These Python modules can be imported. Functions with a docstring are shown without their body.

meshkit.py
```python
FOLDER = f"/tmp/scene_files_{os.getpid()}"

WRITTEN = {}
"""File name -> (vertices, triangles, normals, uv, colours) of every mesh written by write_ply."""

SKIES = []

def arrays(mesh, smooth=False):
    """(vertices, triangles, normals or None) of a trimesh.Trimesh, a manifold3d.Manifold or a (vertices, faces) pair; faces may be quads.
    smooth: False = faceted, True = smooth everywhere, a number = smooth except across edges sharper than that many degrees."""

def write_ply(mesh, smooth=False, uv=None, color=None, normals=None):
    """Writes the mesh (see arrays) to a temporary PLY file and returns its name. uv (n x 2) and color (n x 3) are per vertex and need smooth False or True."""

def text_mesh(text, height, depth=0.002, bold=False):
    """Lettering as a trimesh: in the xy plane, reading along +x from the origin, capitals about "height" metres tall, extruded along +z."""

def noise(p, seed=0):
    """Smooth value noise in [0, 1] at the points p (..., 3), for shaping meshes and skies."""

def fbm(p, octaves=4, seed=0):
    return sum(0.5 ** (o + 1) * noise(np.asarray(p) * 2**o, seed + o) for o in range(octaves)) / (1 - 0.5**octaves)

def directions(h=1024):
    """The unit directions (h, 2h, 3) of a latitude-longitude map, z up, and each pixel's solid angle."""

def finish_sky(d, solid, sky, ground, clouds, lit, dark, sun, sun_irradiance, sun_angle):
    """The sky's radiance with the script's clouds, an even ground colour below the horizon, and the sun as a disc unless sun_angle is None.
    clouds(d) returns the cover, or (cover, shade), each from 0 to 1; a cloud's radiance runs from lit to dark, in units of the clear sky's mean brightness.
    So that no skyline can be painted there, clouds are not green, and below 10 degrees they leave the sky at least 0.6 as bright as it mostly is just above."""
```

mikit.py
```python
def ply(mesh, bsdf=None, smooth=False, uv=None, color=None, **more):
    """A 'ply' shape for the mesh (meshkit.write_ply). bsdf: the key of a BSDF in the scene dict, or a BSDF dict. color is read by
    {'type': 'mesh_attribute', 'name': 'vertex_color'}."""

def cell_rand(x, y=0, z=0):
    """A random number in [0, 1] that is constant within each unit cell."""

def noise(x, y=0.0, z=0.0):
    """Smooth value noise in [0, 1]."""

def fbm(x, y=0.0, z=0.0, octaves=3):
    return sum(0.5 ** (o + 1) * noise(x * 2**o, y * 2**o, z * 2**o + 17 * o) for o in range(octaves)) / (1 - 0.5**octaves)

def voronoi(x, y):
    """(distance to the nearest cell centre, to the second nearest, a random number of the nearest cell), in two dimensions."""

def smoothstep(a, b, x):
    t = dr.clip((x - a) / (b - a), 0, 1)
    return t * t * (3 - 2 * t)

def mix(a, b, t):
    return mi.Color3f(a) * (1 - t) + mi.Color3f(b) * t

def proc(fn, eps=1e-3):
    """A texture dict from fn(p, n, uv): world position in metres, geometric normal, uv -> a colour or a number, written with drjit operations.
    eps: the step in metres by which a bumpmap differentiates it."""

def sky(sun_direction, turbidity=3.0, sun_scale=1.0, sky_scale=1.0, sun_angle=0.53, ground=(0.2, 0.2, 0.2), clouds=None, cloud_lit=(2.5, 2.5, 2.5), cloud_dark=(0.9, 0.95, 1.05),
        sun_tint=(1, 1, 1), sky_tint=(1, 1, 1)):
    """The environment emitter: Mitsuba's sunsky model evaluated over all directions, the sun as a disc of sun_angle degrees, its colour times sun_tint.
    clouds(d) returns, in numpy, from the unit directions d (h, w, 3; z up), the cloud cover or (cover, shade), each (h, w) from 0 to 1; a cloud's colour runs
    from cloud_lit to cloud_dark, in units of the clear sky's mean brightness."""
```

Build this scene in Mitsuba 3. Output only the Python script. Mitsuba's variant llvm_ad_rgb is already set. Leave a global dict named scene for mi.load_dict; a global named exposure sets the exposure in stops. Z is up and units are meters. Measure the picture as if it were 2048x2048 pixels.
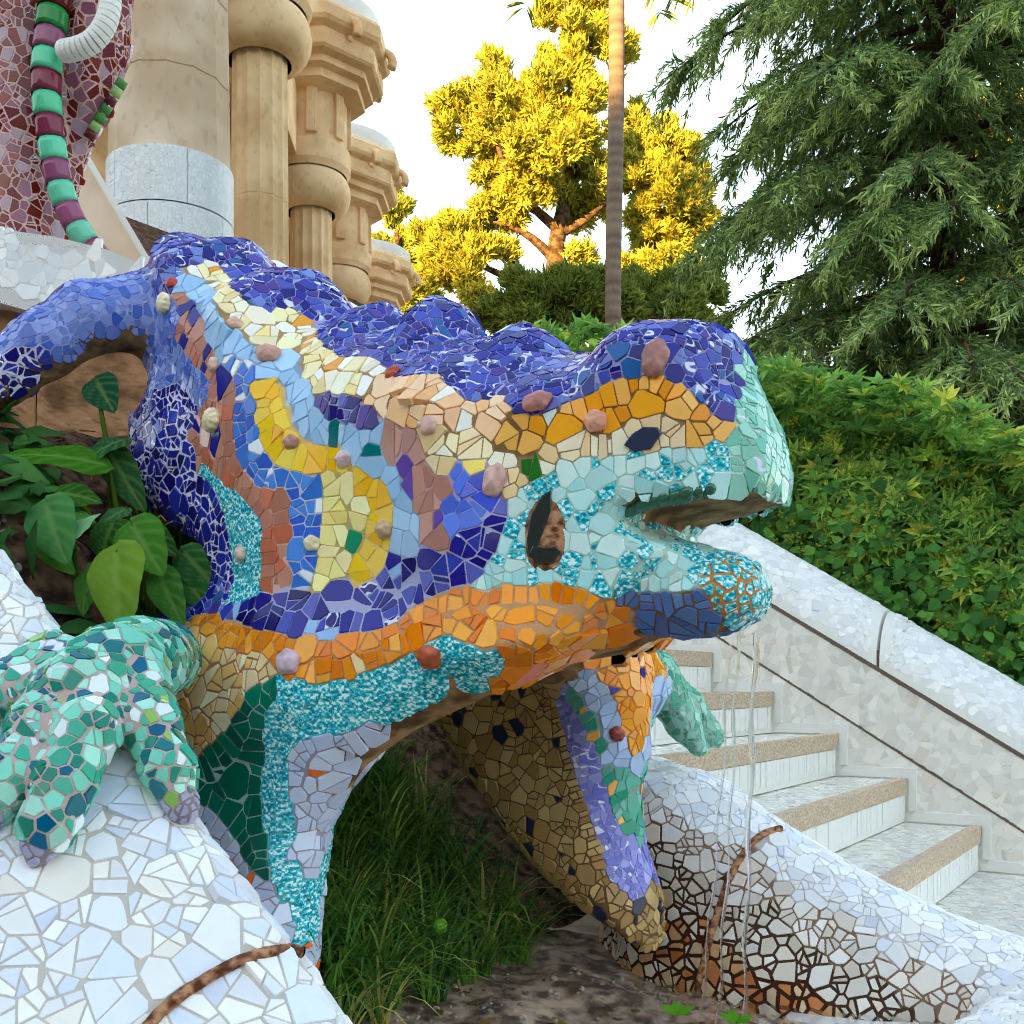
import math, random, drjit as dr, numpy as np, trimesh, shapely, mitsuba as mi, mikit, meshkit
from scipy.spatial import cKDTree
from scipy import ndimage
T = mi.ScalarTransform4f
EYE = 1.6                     # height of the photographer's eye over the lower landing (metres)
exposure = 4.6
scene, labels = {}, {}
# ---------------------------------------------------------------- camera, sky, sun
scene['camera'] = {'type': 'perspective', 'fov': 50.0, 'fov_axis': 'x', 'near_clip': 0.05, 'far_clip': 2000.0,
                   'principal_point_offset_y': -0.1677,
                   'to_world': T().look_at(origin=[0, 0, EYE], target=[0, 1, EYE], up=[0, 0, 1])}
SUN = np.array([-0.50, -0.84, math.tan(math.radians(14.0))])
def veil(d):
    n = meshkit.fbm(d * np.array([2.2, 2.2, 5.0]) + 3.1, 4, 5)
    cover = np.clip(0.36 + 1.0 * (n - 0.5), 0, 1) * np.clip(1.15 - 0.8 * d[..., 2], 0.35, 1)
    return cover, np.clip(0.2 + 0.5 * (n - 0.4), 0, 1)
scene['sky'] = mikit.sky(SUN, turbidity=3.0, sun_scale=1.0, sun_tint=(1.0, 0.87, 0.54), sky_tint=(1.08, 1.0, 0.90), clouds=veil, cloud_lit=(1.9, 1.8, 1.7), cloud_dark=(1.3, 1.3, 1.3))
# ---------------------------------------------------------------- helpers
COUNTED, USED = {}, set()
def numbered(name):
    if name not in USED:
        USED.add(name); return name
    i = COUNTED.get(name, 0) + 1
    while f'{name}_{i:03d}' in USED: i += 1
    COUNTED[name] = i; USED.add(f'{name}_{i:03d}')
    return f'{name}_{i:03d}'
def thing(name, label, cat, group=None):
    k = numbered(name); labels[k] = {'label': label, 'category': cat}
    if group: labels[k]['group'] = group
    return k
def obj(name, mesh, bsdf, parent=None, smooth=False, color=None, label=None, kind=None, **more):
    k = numbered((parent + '__' if parent else '') + name)
    scene[k] = mikit.ply(mesh, bsdf, smooth=smooth, color=color, **more)
    if label: labels.setdefault(k, {})['label'] = label
    if kind: labels.setdefault(k, {})['kind'] = kind
    return k
def srgb(*c):
    c = np.array(c, float) / 255.0
    return np.where(c <= 0.04045, c / 12.92, ((c + 0.055) / 1.055) ** 2.4)
def unit(v):
    v = np.asarray(v, float); return v / np.maximum(np.linalg.norm(v, axis=-1, keepdims=True), 1e-12)
def cat(ms):
    """joins (v, f) pairs"""
    vs, fs, n = [], [], 0
    for v, f in ms:
        vs.append(np.asarray(v, float)); fs.append(np.asarray(f, int) + n); n += len(v)
    return np.vstack(vs), np.vstack(fs)
def vf(m): return np.array(m.vertices), np.array(m.faces)
# ---- signed fields on a grid and their surface
def seg_dist(P, poly):
    """signed distance of the points P (n, 2) to the closed polygon: positive inside"""
    q = np.asarray(poly, float); b = np.roll(q, -1, 0); best = np.full(len(P), 1e9)
    for s, e in zip(q, b):
        d = e - s; t = np.clip(((P - s) @ d) / max(d @ d, 1e-12), 0, 1)
        best = np.minimum(best, np.linalg.norm(P - s - t[:, None] * d, axis=1))
    return np.where(shapely.contains_xy(shapely.Polygon(q).buffer(0), P[:, 0], P[:, 1]), best, -best)
def smin(a, b, k):
    h = np.clip(0.5 + 0.5 * (b - a) / k, 0, 1)
    return b * (1 - h) + a * h - k * h * (1 - h)
def capsule(X, pts, radii):
    out = None
    for (p, q, r0, r1) in zip(pts[:-1], pts[1:], radii[:-1], radii[1:]):
        p, q = np.asarray(p, np.float32), np.asarray(q, np.float32); d = q - p
        t = np.clip(sum((X[i] - p[i]) * d[i] for i in range(3)) / max(float(d @ d), 1e-9), 0, 1)
        f = np.sqrt(sum((X[i] - p[i] - t * d[i]) ** 2 for i in range(3))) - (r0 + (r1 - r0) * t)
        out = f if out is None else smin(out, f, 0.02)
    return out
def surface(F, origin, h, rounds=6):
    """the zero surface of a field sampled on a grid (naive surface nets), as a trimesh"""
    F = np.asarray(F, np.float32); F = np.where(np.abs(F) < 1e-7, 1e-7, F); n = np.array(F.shape) - 1
    S = F < 0
    c = sum(S[i:i + n[0], j:j + n[1], k:k + n[2]].astype(np.int8) for i in (0, 1) for j in (0, 1) for k in (0, 1))
    act = (c > 0) & (c < 8); idx = np.full(act.shape, -1, np.int64); cells = np.argwhere(act); idx[act] = np.arange(len(cells))
    acc, cnt = np.zeros((len(cells), 3)), np.zeros(len(cells))
    corner = [np.array(x) for x in np.ndindex(2, 2, 2)]
    for p in corner:
        for ax in range(3):
            if p[ax]: continue
            q = p.copy(); q[ax] = 1
            fa, fb = F[tuple((cells + p).T)], F[tuple((cells + q).T)]
            m = (fa < 0) != (fb < 0); t = np.where(m, fa / np.where(m, fa - fb, 1), 0)
            pos = np.broadcast_to(p, cells.shape).astype(float).copy(); pos[:, ax] += t
            acc[m] += pos[m]; cnt += m
    V = (cells + acc / cnt[:, None]) * h + np.asarray(origin)
    Q = []
    for ax in range(3):
        sl0 = [slice(1, -1)] * 3; sl1 = [slice(1, -1)] * 3
        sl0[ax] = slice(0, -1); sl1[ax] = slice(1, None)
        a, b = S[tuple(sl0)], S[tuple(sl1)]
        e = np.argwhere(a != b); inside = a[tuple(e.T)]
        off = np.ones(3, int); off[ax] = 0; e = e + off
        u, w = (ax + 1) % 3, (ax + 2) % 3
        du, dw = np.zeros(3, int), np.zeros(3, int); du[u] = 1; dw[w] = 1
        q = np.stack([idx[tuple((e - du - dw).T)], idx[tuple((e - dw).T)], idx[tuple(e.T)], idx[tuple((e - du).T)]], 1)
        q[~inside] = q[~inside][:, ::-1]; Q.append(q)
    Q = np.vstack(Q); Q = Q[(Q >= 0).all(1)]
    m = trimesh.Trimesh(V, np.vstack([Q[:, [0, 1, 2]], Q[:, [0, 2, 3]]]), process=False)
    if rounds: trimesh.smoothing.filter_taubin(m, lamb=0.5, nu=0.52, iterations=rounds)
    return m
def grid(lo, hi, h):
    ax = [np.arange(l, u, h, dtype=np.float32) for l, u in zip(lo, hi)]
    return ax, np.meshgrid(*ax, indexing='ij', sparse=True)
# ---- the lizard's own axes: a = towards its head, w = towards its left side, z = up
LO = np.array([0.033, 2.0, EYE]); LA = np.array([0.841, -0.541, 0.0]); LW = np.array([0.541, 0.841, 0.0]); LZ = np.array([0, 0, 1.0])
LR = np.stack([LA, LW, LZ])
def world(p): return LO + np.asarray(p, float) @ LR
def local(p): return (np.asarray(p, float) - LO) @ LR.T
# ---------------------------------------------------------------- broken-tile mosaic
def clip_cells(P, N, size, rnd, K=16, nbr=None):
    """each seed's cell among its neighbours, in its own tangent plane: list of (k, 2) outlines, tangents, bitangents.
    size: (radius, gap, weight) per seed"""
    R, G, Wt = size; n = len(P)
    t = unit(np.cross(N, np.where(np.abs(N[:, 2:]) < 0.8, [0, 0, 1.0], [1.0, 0, 0]))); b = np.cross(N, t)
    M = 20; ang = np.arange(8) * np.pi / 4 + 0.3
    poly = np.zeros((n, M, 2)); poly[:, :8] = np.stack([np.cos(ang), np.sin(ang)], -1)[None] * (R * 1.25)[:, None, None]
    cnt = np.full(n, 8)
    d, idx = cKDTree(P).query(P, k=min(K + 1, n))
    bent = np.einsum('nkj,nj->nk', N[idx[:, 1:7]], N).min(1); poly *= np.where(bent < 0.3, 0.7, np.where(bent < 0.6, 0.9, 1.0))[:, None, None]
    for k in range(1, idx.shape[1]):
        j = idx[:, k]; e = P[j] - P; q = np.stack([(e * t).sum(1), (e * b).sum(1)], -1); L = np.linalg.norm(q, axis=1)
        ok = ((N * N[j]).sum(1) > 0.2) & (L > 1e-5) & (d[:, k] < 5 * R) & (L > 0.4 * d[:, k])
        u = q / np.maximum(L, 1e-9)[:, None]
        off = L * np.clip(0.5 + 0.5 * (Wt - Wt[j]), 0.28, 0.72) - np.where(R < R[j], G, np.minimum(G, G[j] + 1e9)) * 0.5
        off = np.where(ok, off, 1e9)
        s = np.einsum('nmk,nk->nm', poly, u) - off[:, None]
        valid = np.arange(M)[None] < cnt[:, None]
        nxt = np.where(np.arange(M)[None] + 1 < cnt[:, None], np.arange(M)[None] + 1, 0)
        sn = np.take_along_axis(s, nxt, 1); pn = np.take_along_axis(poly, nxt[..., None], 1)
        ins = (s <= 0) & valid; cross = ((s <= 0) != (sn <= 0)) & valid
        tt = np.where(cross, s / np.where(cross, s - sn, 1), 0)[..., None]
        cand = np.stack([poly, poly + tt * (pn - poly)], 2).reshape(n, 2 * M, 2)
        keep = np.stack([ins, cross], 2).reshape(n, 2 * M)
        o = np.argsort(~keep, axis=1, kind='stable')[:, :M]
        poly = np.take_along_axis(cand, o[..., None], 1); cnt = np.minimum(keep.sum(1), M)
    return poly, cnt, t, b
def halves(p, rs):
    """a convex outline (list of points) broken in two along a random line near its middle"""
    xs, ys = [q[0] for q in p], [q[1] for q in p]; n = len(p); mx, my = sum(xs) / n, sum(ys) / n
    sxx = sum((x - mx) ** 2 for x in xs); syy = sum((y - my) ** 2 for y in ys); sxy = sum((x - mx) * (y - my) for x, y in zip(xs, ys))
    th = 0.5 * math.atan2(2 * sxy, sxx - syy) + rs.gauss(0, 0.45); dx, dy = math.cos(th), math.sin(th)
    mx += rs.gauss(0, 0.10) * (max(xs) - min(xs)); my += rs.gauss(0, 0.10) * (max(ys) - min(ys))
    c = mx * dx + my * dy; return [cut(p, dx, dy, c), cut(p, -dx, -dy, -c)]
def cut(p, nx, ny, c):
    """the part of a convex outline with x nx + y ny <= c"""
    out = []; s = [x * nx + y * ny - c for x, y in p]; n = len(p)
    for i in range(n):
        a, x = p[i], s[i]; j = i + 1 if i + 1 < n else 0; y = s[j]
        if x <= 0: out.append(a)
        if (x <= 0) != (y <= 0):
            t = x / (x - y); b = p[j]; out.append((a[0] + (b[0] - a[0]) * t, a[1] + (b[1] - a[1]) * t))
    return out
def shrink(p, g):
    """a convex outline (counter-clockwise) drawn in by g along every edge"""
    o = p; n = len(p)
    for i in range(n):
        a, b = p[i], p[i + 1 if i + 1 < n else 0]; ex, ey = b[0] - a[0], b[1] - a[1]; l = math.hypot(ex, ey)
        if l < 1e-5: continue
        nx, ny = ey / l, -ex / l; o = cut(o, nx, ny, a[0] * nx + a[1] * ny - g)
        if len(o) < 3: return o
    return o
def area_of(p):
    return 0.5 * abs(sum(p[i - 1][0] * p[i][1] - p[i][0] * p[i - 1][1] for i in range(len(p))))
FAN = {}
def solid_tile(c, p, t, b, n, h, bevel, tilt):
    """a chip of glazed tile: outline p in the plane (t, b) at c"""
    k = len(p); z = h + p[:, 0] * tilt[0] + p[:, 1] * tilt[1]; layers = 3 if bevel > 0 else 2
    if (k, layers) not in FAN:
        i = np.arange(k); j = (i + 1) % k; f = []
        for l in range(layers - 1): o = l * k; f += [np.stack([i + o, j + o, j + o + k], 1), np.stack([i + o, j + o + k, i + o + k], 1)]
        o = (layers - 1) * k; f.append(np.stack([np.full(k - 2, o), np.arange(1, k - 1) + o, np.arange(2, k) + o], 1)); FAN[k, layers] = np.vstack(f)
    base = c + p[:, :1] * t + p[:, 1:] * b
    if layers == 2: return np.concatenate([base - n * 0.008, base + n * z[:, None]]), FAN[k, 2]
    m = p.sum(0) / k; e = p - m; q = m + e * np.maximum(1 - bevel / np.maximum(np.sqrt((e * e).sum(1)), 1e-6), 0.5)[:, None]
    top = c + q[:, :1] * t + q[:, 1:] * b + n * (z + bevel * 0.45)[:, None]
    return np.concatenate([base - n * 0.010, base + n * (z - bevel * 0.3)[:, None], top]), FAN[k, 3]
def Z(pal, r, gap=0.003, grout=(190, 180, 170), pattern=0.0, mat='glaze', accents=(), split=0.55, ghost=False):
    cols = [srgb(*c[:3]) for c in pal]; w = np.array([c[3] if len(c) > 3 else 1.0 for c in pal])
    return dict(cols=np.array(cols), w=(w / w.sum()).tolist(), ix=list(range(len(w))), r=r, gap=gap, grout=srgb(*grout), pattern=pattern, mat=mat, split=split, ghost=ghost, accents=[(srgb(*a[:3]), a[3]) for a in accents])
def curvature(mesh):
    V, N, E = np.array(mesh.vertices), np.array(mesh.vertex_normals), mesh.edges_unique
    k = np.linalg.norm(N[E[:, 0]] - N[E[:, 1]], axis=1) / np.maximum(np.linalg.norm(V[E[:, 0]] - V[E[:, 1]], axis=1), 1e-6); n = len(V)
    c = np.bincount(E.ravel(), minlength=n); k = np.bincount(E[:, 0], k, n) + np.bincount(E[:, 1], k, n); k = k / np.maximum(c, 1)
    for _ in range(3): k = (k + (np.bincount(E[:, 0], k[E[:, 1]], n) + np.bincount(E[:, 1], k[E[:, 0]], n)) / np.maximum(c, 1)) / 2
    return k
def scatter(mesh, zone_of, zones, seed, first=None, skip=None, dense=11, spread=0.92):
    """seeds over the mesh: (points, normals, zone index). first: seeds set before (P, N, z)"""
    rmin = min(z['r'] for z in zones); area = mesh.area
    rs = np.random.default_rng(seed)
    P, fi = trimesh.sample.sample_surface(mesh, int(min(dense * area / rmin ** 2, 260000)), seed=seed)
    P = np.array(P); N = np.array(mesh.vertex_normals)[mesh.faces[fi]].mean(1); N = unit(N)
    if skip is not None:
        m = ~skip(P, N); P, N = P[m], N[m]
    z = zone_of(P, N); m = z >= 0; P, N, z = P[m], N[m], z[m]
    kap = curvature(mesh)[cKDTree(mesh.vertices).query(P)[1]]
    R = np.array([x['r'] for x in zones])[z]; R = R * np.clip(0.42 / (kap * R + 1e-6), 0.5, 1.0); true_r = R; R = R * spread
    # thin out the candidates of the coarse zones first
    keep = rs.random(len(P)) < np.clip((2.0 * rmin / R) ** 2, 0, 1); P, N, z, R, true_r = P[keep], N[keep], z[keep], R[keep], true_r[keep]
    tree = cKDTree(P); alive = np.ones(len(P), bool); out = []
    if first is not None and len(first[0]):
        fr = np.array([x['r'] for x in zones])[first[2]]
        for p, r in zip(first[0], fr): alive[tree.query_ball_point(p, r * 0.78)] = False
    for i in rs.permutation(len(P)):
        if alive[i]:
            out.append(i); alive[tree.query_ball_point(P[i], R[i])] = False
    out = np.array(out, int)
    if first is not None and len(first[0]):
        return np.vstack([first[0], P[out]]), np.vstack([first[1], N[out]]), np.concatenate([first[2], z[out]]), np.concatenate([fr, true_r[out]])
    return P[out], N[out], z[out], true_r[out]
CAM = np.array([0, 0, EYE])
def mosaic(parent, seeds, zones, seed, most=300, height=0.0014, piece='tile', rest='small_mosaic', uneven=0.25):
    """sets the tiles: the largest as pieces of their own, the rest joined. force: (point, colour) of single odd tiles"""
    P, N, z = seeds[:3]; rs = np.random.default_rng(seed); n = len(P)
    R = seeds[3] if len(seeds) > 3 else np.array([x['r'] for x in zones])[z]; G = np.array([x['gap'] for x in zones])[z]
    poly, cnt, t, b = clip_cells(P, N, (R, 0 * G, rs.uniform(-uneven, uneven, n)), rs)
    v = CAM - P; dist = np.linalg.norm(v, axis=1); look = np.maximum((v * N).sum(1) / dist, 0.02) / dist ** 2
    out, size = [], []; rp = random.Random(seed)
    for i in range(n):
        x = zones[z[i]]
        if cnt[i] < 3 or x['ghost']: continue
        todo, done = [([tuple(q) for q in poly[i, :cnt[i]].tolist()], 0)], []
        while todo:
            p, k = todo.pop()
            if k < 2 and x['mat'] != 'speckle' and rp.random() < x['split'] and area_of(p) > x['r'] ** 2 * 0.42: todo += [(h, k + 1) for h in halves(p, rp) if len(h) > 2]
            else: done.append(p)
        for p in done:
            p = shrink(p, G[i] * rp.uniform(0.36, 0.62))
            p = [q for j, q in enumerate(p) if abs(q[0] - p[j - 1][0]) + abs(q[1] - p[j - 1][1]) > 0.0012]
            if len(p) < 3: continue
            ar = area_of(p)
            if ar < 1.2e-5: continue
            p = np.array(p)
            c = x['cols'][rp.choices(x['ix'], x['w'])[0]]; a = rp.random(); m = x['mat']
            for ac, pr in x['accents']:
                if a < pr: c, m = ac, ('glaze' if m == 'speckle' else m); break
                a -= pr
            if m == 'mix': m = 'speckle' if rp.random() < 0.5 else 'glaze'
            if m == 'glaze' and rp.random() < x['pattern']: m = 'streaked'
            size.append(ar * look[i])
            vv, ff = solid_tile(P[i], p, t[i], b[i], N[i], height * rp.uniform(0.7, 1.25), min(0.0008, 0.05 * R[i]) if R[i] > 0.022 else 0, (rp.gauss(0, 0.028), rp.gauss(0, 0.028)))
            out.append((vv, ff, packed(np.minimum(c * rp.uniform(0.86, 1.1), 0.95), m)))
    size = np.array(size)
    order = np.argsort(-size)[:most]; top = set(order.tolist()) if most else set()
    left = []
    for i, (v, f, k) in enumerate(out):
        if i in top: obj(piece, (v, f), 'mat_tile', parent, uv=np.tile(k, (len(v), 1)))
        else: left.append((v, f, k))
    if left:
        v, f = cat([(x[0], x[1]) for x in left]); obj(rest, (v, f), 'mat_tile', parent, uv=np.vstack([np.tile(x[2], (len(x[0]), 1)) for x in left]), kind='stuff')
    return len(out)
def grouted(mesh, seeds, zones):
    """colour of the joints at each vertex: that of the nearest tile's zone"""
    i = cKDTree(seeds[0]).query(mesh.vertices)[1]
    return np.array([x['grout'] for x in zones])[seeds[2][i]]
# ---------------------------------------------------------------- materials
def bs(color, rough=0.5, spec=0.5, **k):
    c = {'type': 'rgb', 'value': [float(x) for x in color]} if not isinstance(color, dict) else color
    return {'type': 'principled', 'base_color': c, 'roughness': rough, 'specular': spec, **k}
VC = {'type': 'mesh_attribute', 'name': 'vertex_color'}
def ref(k): return {'type': 'ref', 'id': k}
def two(d): return {'type': 'twosided', 'bsdf': d}
# one glaze for all tiles: each tile carries its colour and its pattern (plain, streaked, speckled) in its uv
def packed(c, kind='glaze'):
    q = np.round(np.clip(np.asarray(c, float), 0, 1) * 255); return np.array([q[0] * 256 + q[1], q[2] + 256 * {'glaze': 0, 'streaked': 1, 'speckle': 2}[kind]])
C_T0, C_T1, C_T2, C_W = [mi.Color3f(*map(float, srgb(*c))) for c in ((10, 140, 165), (70, 208, 218), (235, 252, 252), (220, 222, 240))]
def tile_colour(p, n, uv):
    u, v = dr.round(uv.x), dr.round(uv.y); kind = dr.floor(v / 256); r = dr.floor(u / 256)
    base = mi.Color3f(r, u - r * 256, v - kind * 256) / 255
    q = p * 46.0; a = mikit.noise(q.x + 2.5 * mikit.noise(q.y * 0.7, q.z * 0.7, q.x * 0.7), q.y, q.z)
    lines = mikit.smoothstep(0.055, 0.03, dr.abs(a - 0.5))
    q = p * 210.0; a = mikit.noise(q.x, q.y, q.z) * 0.65 + mikit.noise(q.x * 2.1 + 9, q.y * 2.1, q.z * 2.1) * 0.35
    spots = mikit.mix(mikit.mix(C_T0, C_T1, mikit.smoothstep(0.36, 0.5, a)), C_T2, mikit.smoothstep(0.56, 0.64, a))
    return dr.select(kind > 1.5, spots, dr.select(kind > 0.5, base * (1 - lines) + C_W * lines, base))
scene['mat_tile'] = bs(mikit.proc(tile_colour), 0.10, 0.32)
def grain(p, s): return mikit.fbm(p.x * s, p.y * s, p.z * s, 3)
scene['mat_grout'] = {'type': 'bumpmap', 'bump': mikit.proc(lambda p, n, uv: 0.002 * grain(p, 220.0)), 'scale': 1.0, 'bsdf': bs(VC, 0.9, 0.2)}
# ---------------------------------------------------------------- the lizard: body
def pillow(ax, X, poly, wmid, thick, rim, power=2.0):
    """a closed shape with this side elevation, thickest (thick) a distance rim inside its outline"""
    P = np.stack(np.meshgrid(ax[0], ax[2], indexing='ij'), -1).reshape(-1, 2)
    d = seg_dist(P, poly).reshape(len(ax[0]), len(ax[2]))
    t = thick(P[:, 0], P[:, 1]).reshape(d.shape) if callable(thick) else np.full(d.shape, thick)
    m = wmid(P[:, 0], P[:, 1]).reshape(d.shape) if callable(wmid) else np.full(d.shape, wmid)
    rim = rim(P[:, 0], P[:, 1]).reshape(d.shape) if callable(rim) else np.full(d.shape, rim)
    r = np.maximum(1 - d / rim, 0).astype(np.float32)
    soft, k = ndimage.gaussian_filter(r, 4), np.clip(d / 0.12 - 0.35, 0, 1)
    r = r * (1 - k) + soft * k
    s = np.minimum(t, rim)
    e = power(P[:, 0], P[:, 1]).reshape(d.shape)[:, None, :] if callable(power) else power
    return (((np.abs((X[1] - m[:, None, :]) / t[:, None, :]) ** e + r[:, None, :] ** e) ** (1 / e) - 1) * s[:, None, :]).astype(np.float32)
TRUNK = [(-0.967, 0.913), (-0.944, 0.979), (-0.901, 1.006), (-0.861, 1.000), (-0.815, 0.971), (-0.772, 0.982), (-0.727, 0.970), (-0.684, 0.920), (-0.648, 0.878), (-0.601, 0.873), (-0.533, 0.866), (-0.477, 0.817), (-0.429, 0.752), (-0.389, 0.749), (-0.328, 0.757), (-0.281, 0.708), (-0.242, 0.714), (-0.191, 0.738), (-0.136, 0.708), (-0.096, 0.648), (-0.064, 0.646), (-0.017, 0.661), (0.045, 0.629), (0.099, 0.582), (0.163, 0.586), (0.214, 0.600), (0.273, 0.603), (0.349, 0.590), (0.391, 0.571), (0.413, 0.542)] + [(0.418, 0.512), (0.438, 0.459), (0.456, 0.402), (0.468, 0.340)] + [(0.464, 0.300), (0.429, 0.296), (0.369, 0.291), (0.315, 0.286), (0.273, 0.280), (0.257, 0.262), (0.273, 0.237), (0.324, 0.207)] + [(0.244, 0.126), (0.194, 0.073), (0.088, 0.052), (-0.046, 0.020), (-0.179, -0.030), (-0.294, -0.073), (-0.389, -0.096), (-0.518, -0.099), (-0.671, -0.046), (-0.802, 0.035), (-0.836, 0.095), (-0.785, 0.146), (-0.727, 0.164), (-0.719, 0.219), (-0.722, 0.258), (-0.782, 0.292), (-0.887, 0.338), (-0.967, 0.408), (-1.002, 0.521), (-1.002, 0.613), (-0.919, 0.657), (-0.923, 0.694), (-0.962, 0.766), (-0.984, 0.843)]
JAW = [(0.102, 0.265), (0.234, 0.253), (0.291, 0.237), (0.365, 0.219)] + [(0.397, 0.211), (0.429, 0.193), (0.444, 0.163), (0.439, 0.122), (0.413, 0.095), (0.351, 0.081), (0.254, 0.077)] + [(0.194, 0.069), (0.088, 0.052), (-0.000, 0.087), (-0.000, 0.222)]
PANEL = [(-0.833, 0.094), (-0.722, 0.131), (-0.569, 0.145), (-0.440, 0.150), (-0.269, 0.124), (-0.136, 0.101), (0.020, 0.097), (0.124, 0.060), (0.083, 0.013), (-0.034, -0.036), (-0.136, -0.083), (-0.220, -0.137), (-0.282, -0.206), (-0.316, -0.271), (-0.327, -0.397), (-0.320, -0.542), (-0.386, -0.512), (-0.539, -0.369), (-0.644, -0.295), (-0.754, -0.162), (-0.833, -0.011)]
FARARM = [(-0.537, -0.052), (-0.382, 0.025), (-0.195, 0.078), (-0.073, 0.088), (-0.009, 0.058), (0.010, -0.011), (0.008, -0.126), (-0.015, -0.242), (-0.002, -0.356), (0.039, -0.466), (0.042, -0.569), (-0.087, -0.515), (-0.195, -0.444), (-0.308, -0.344), (-0.428, -0.202)]
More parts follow.
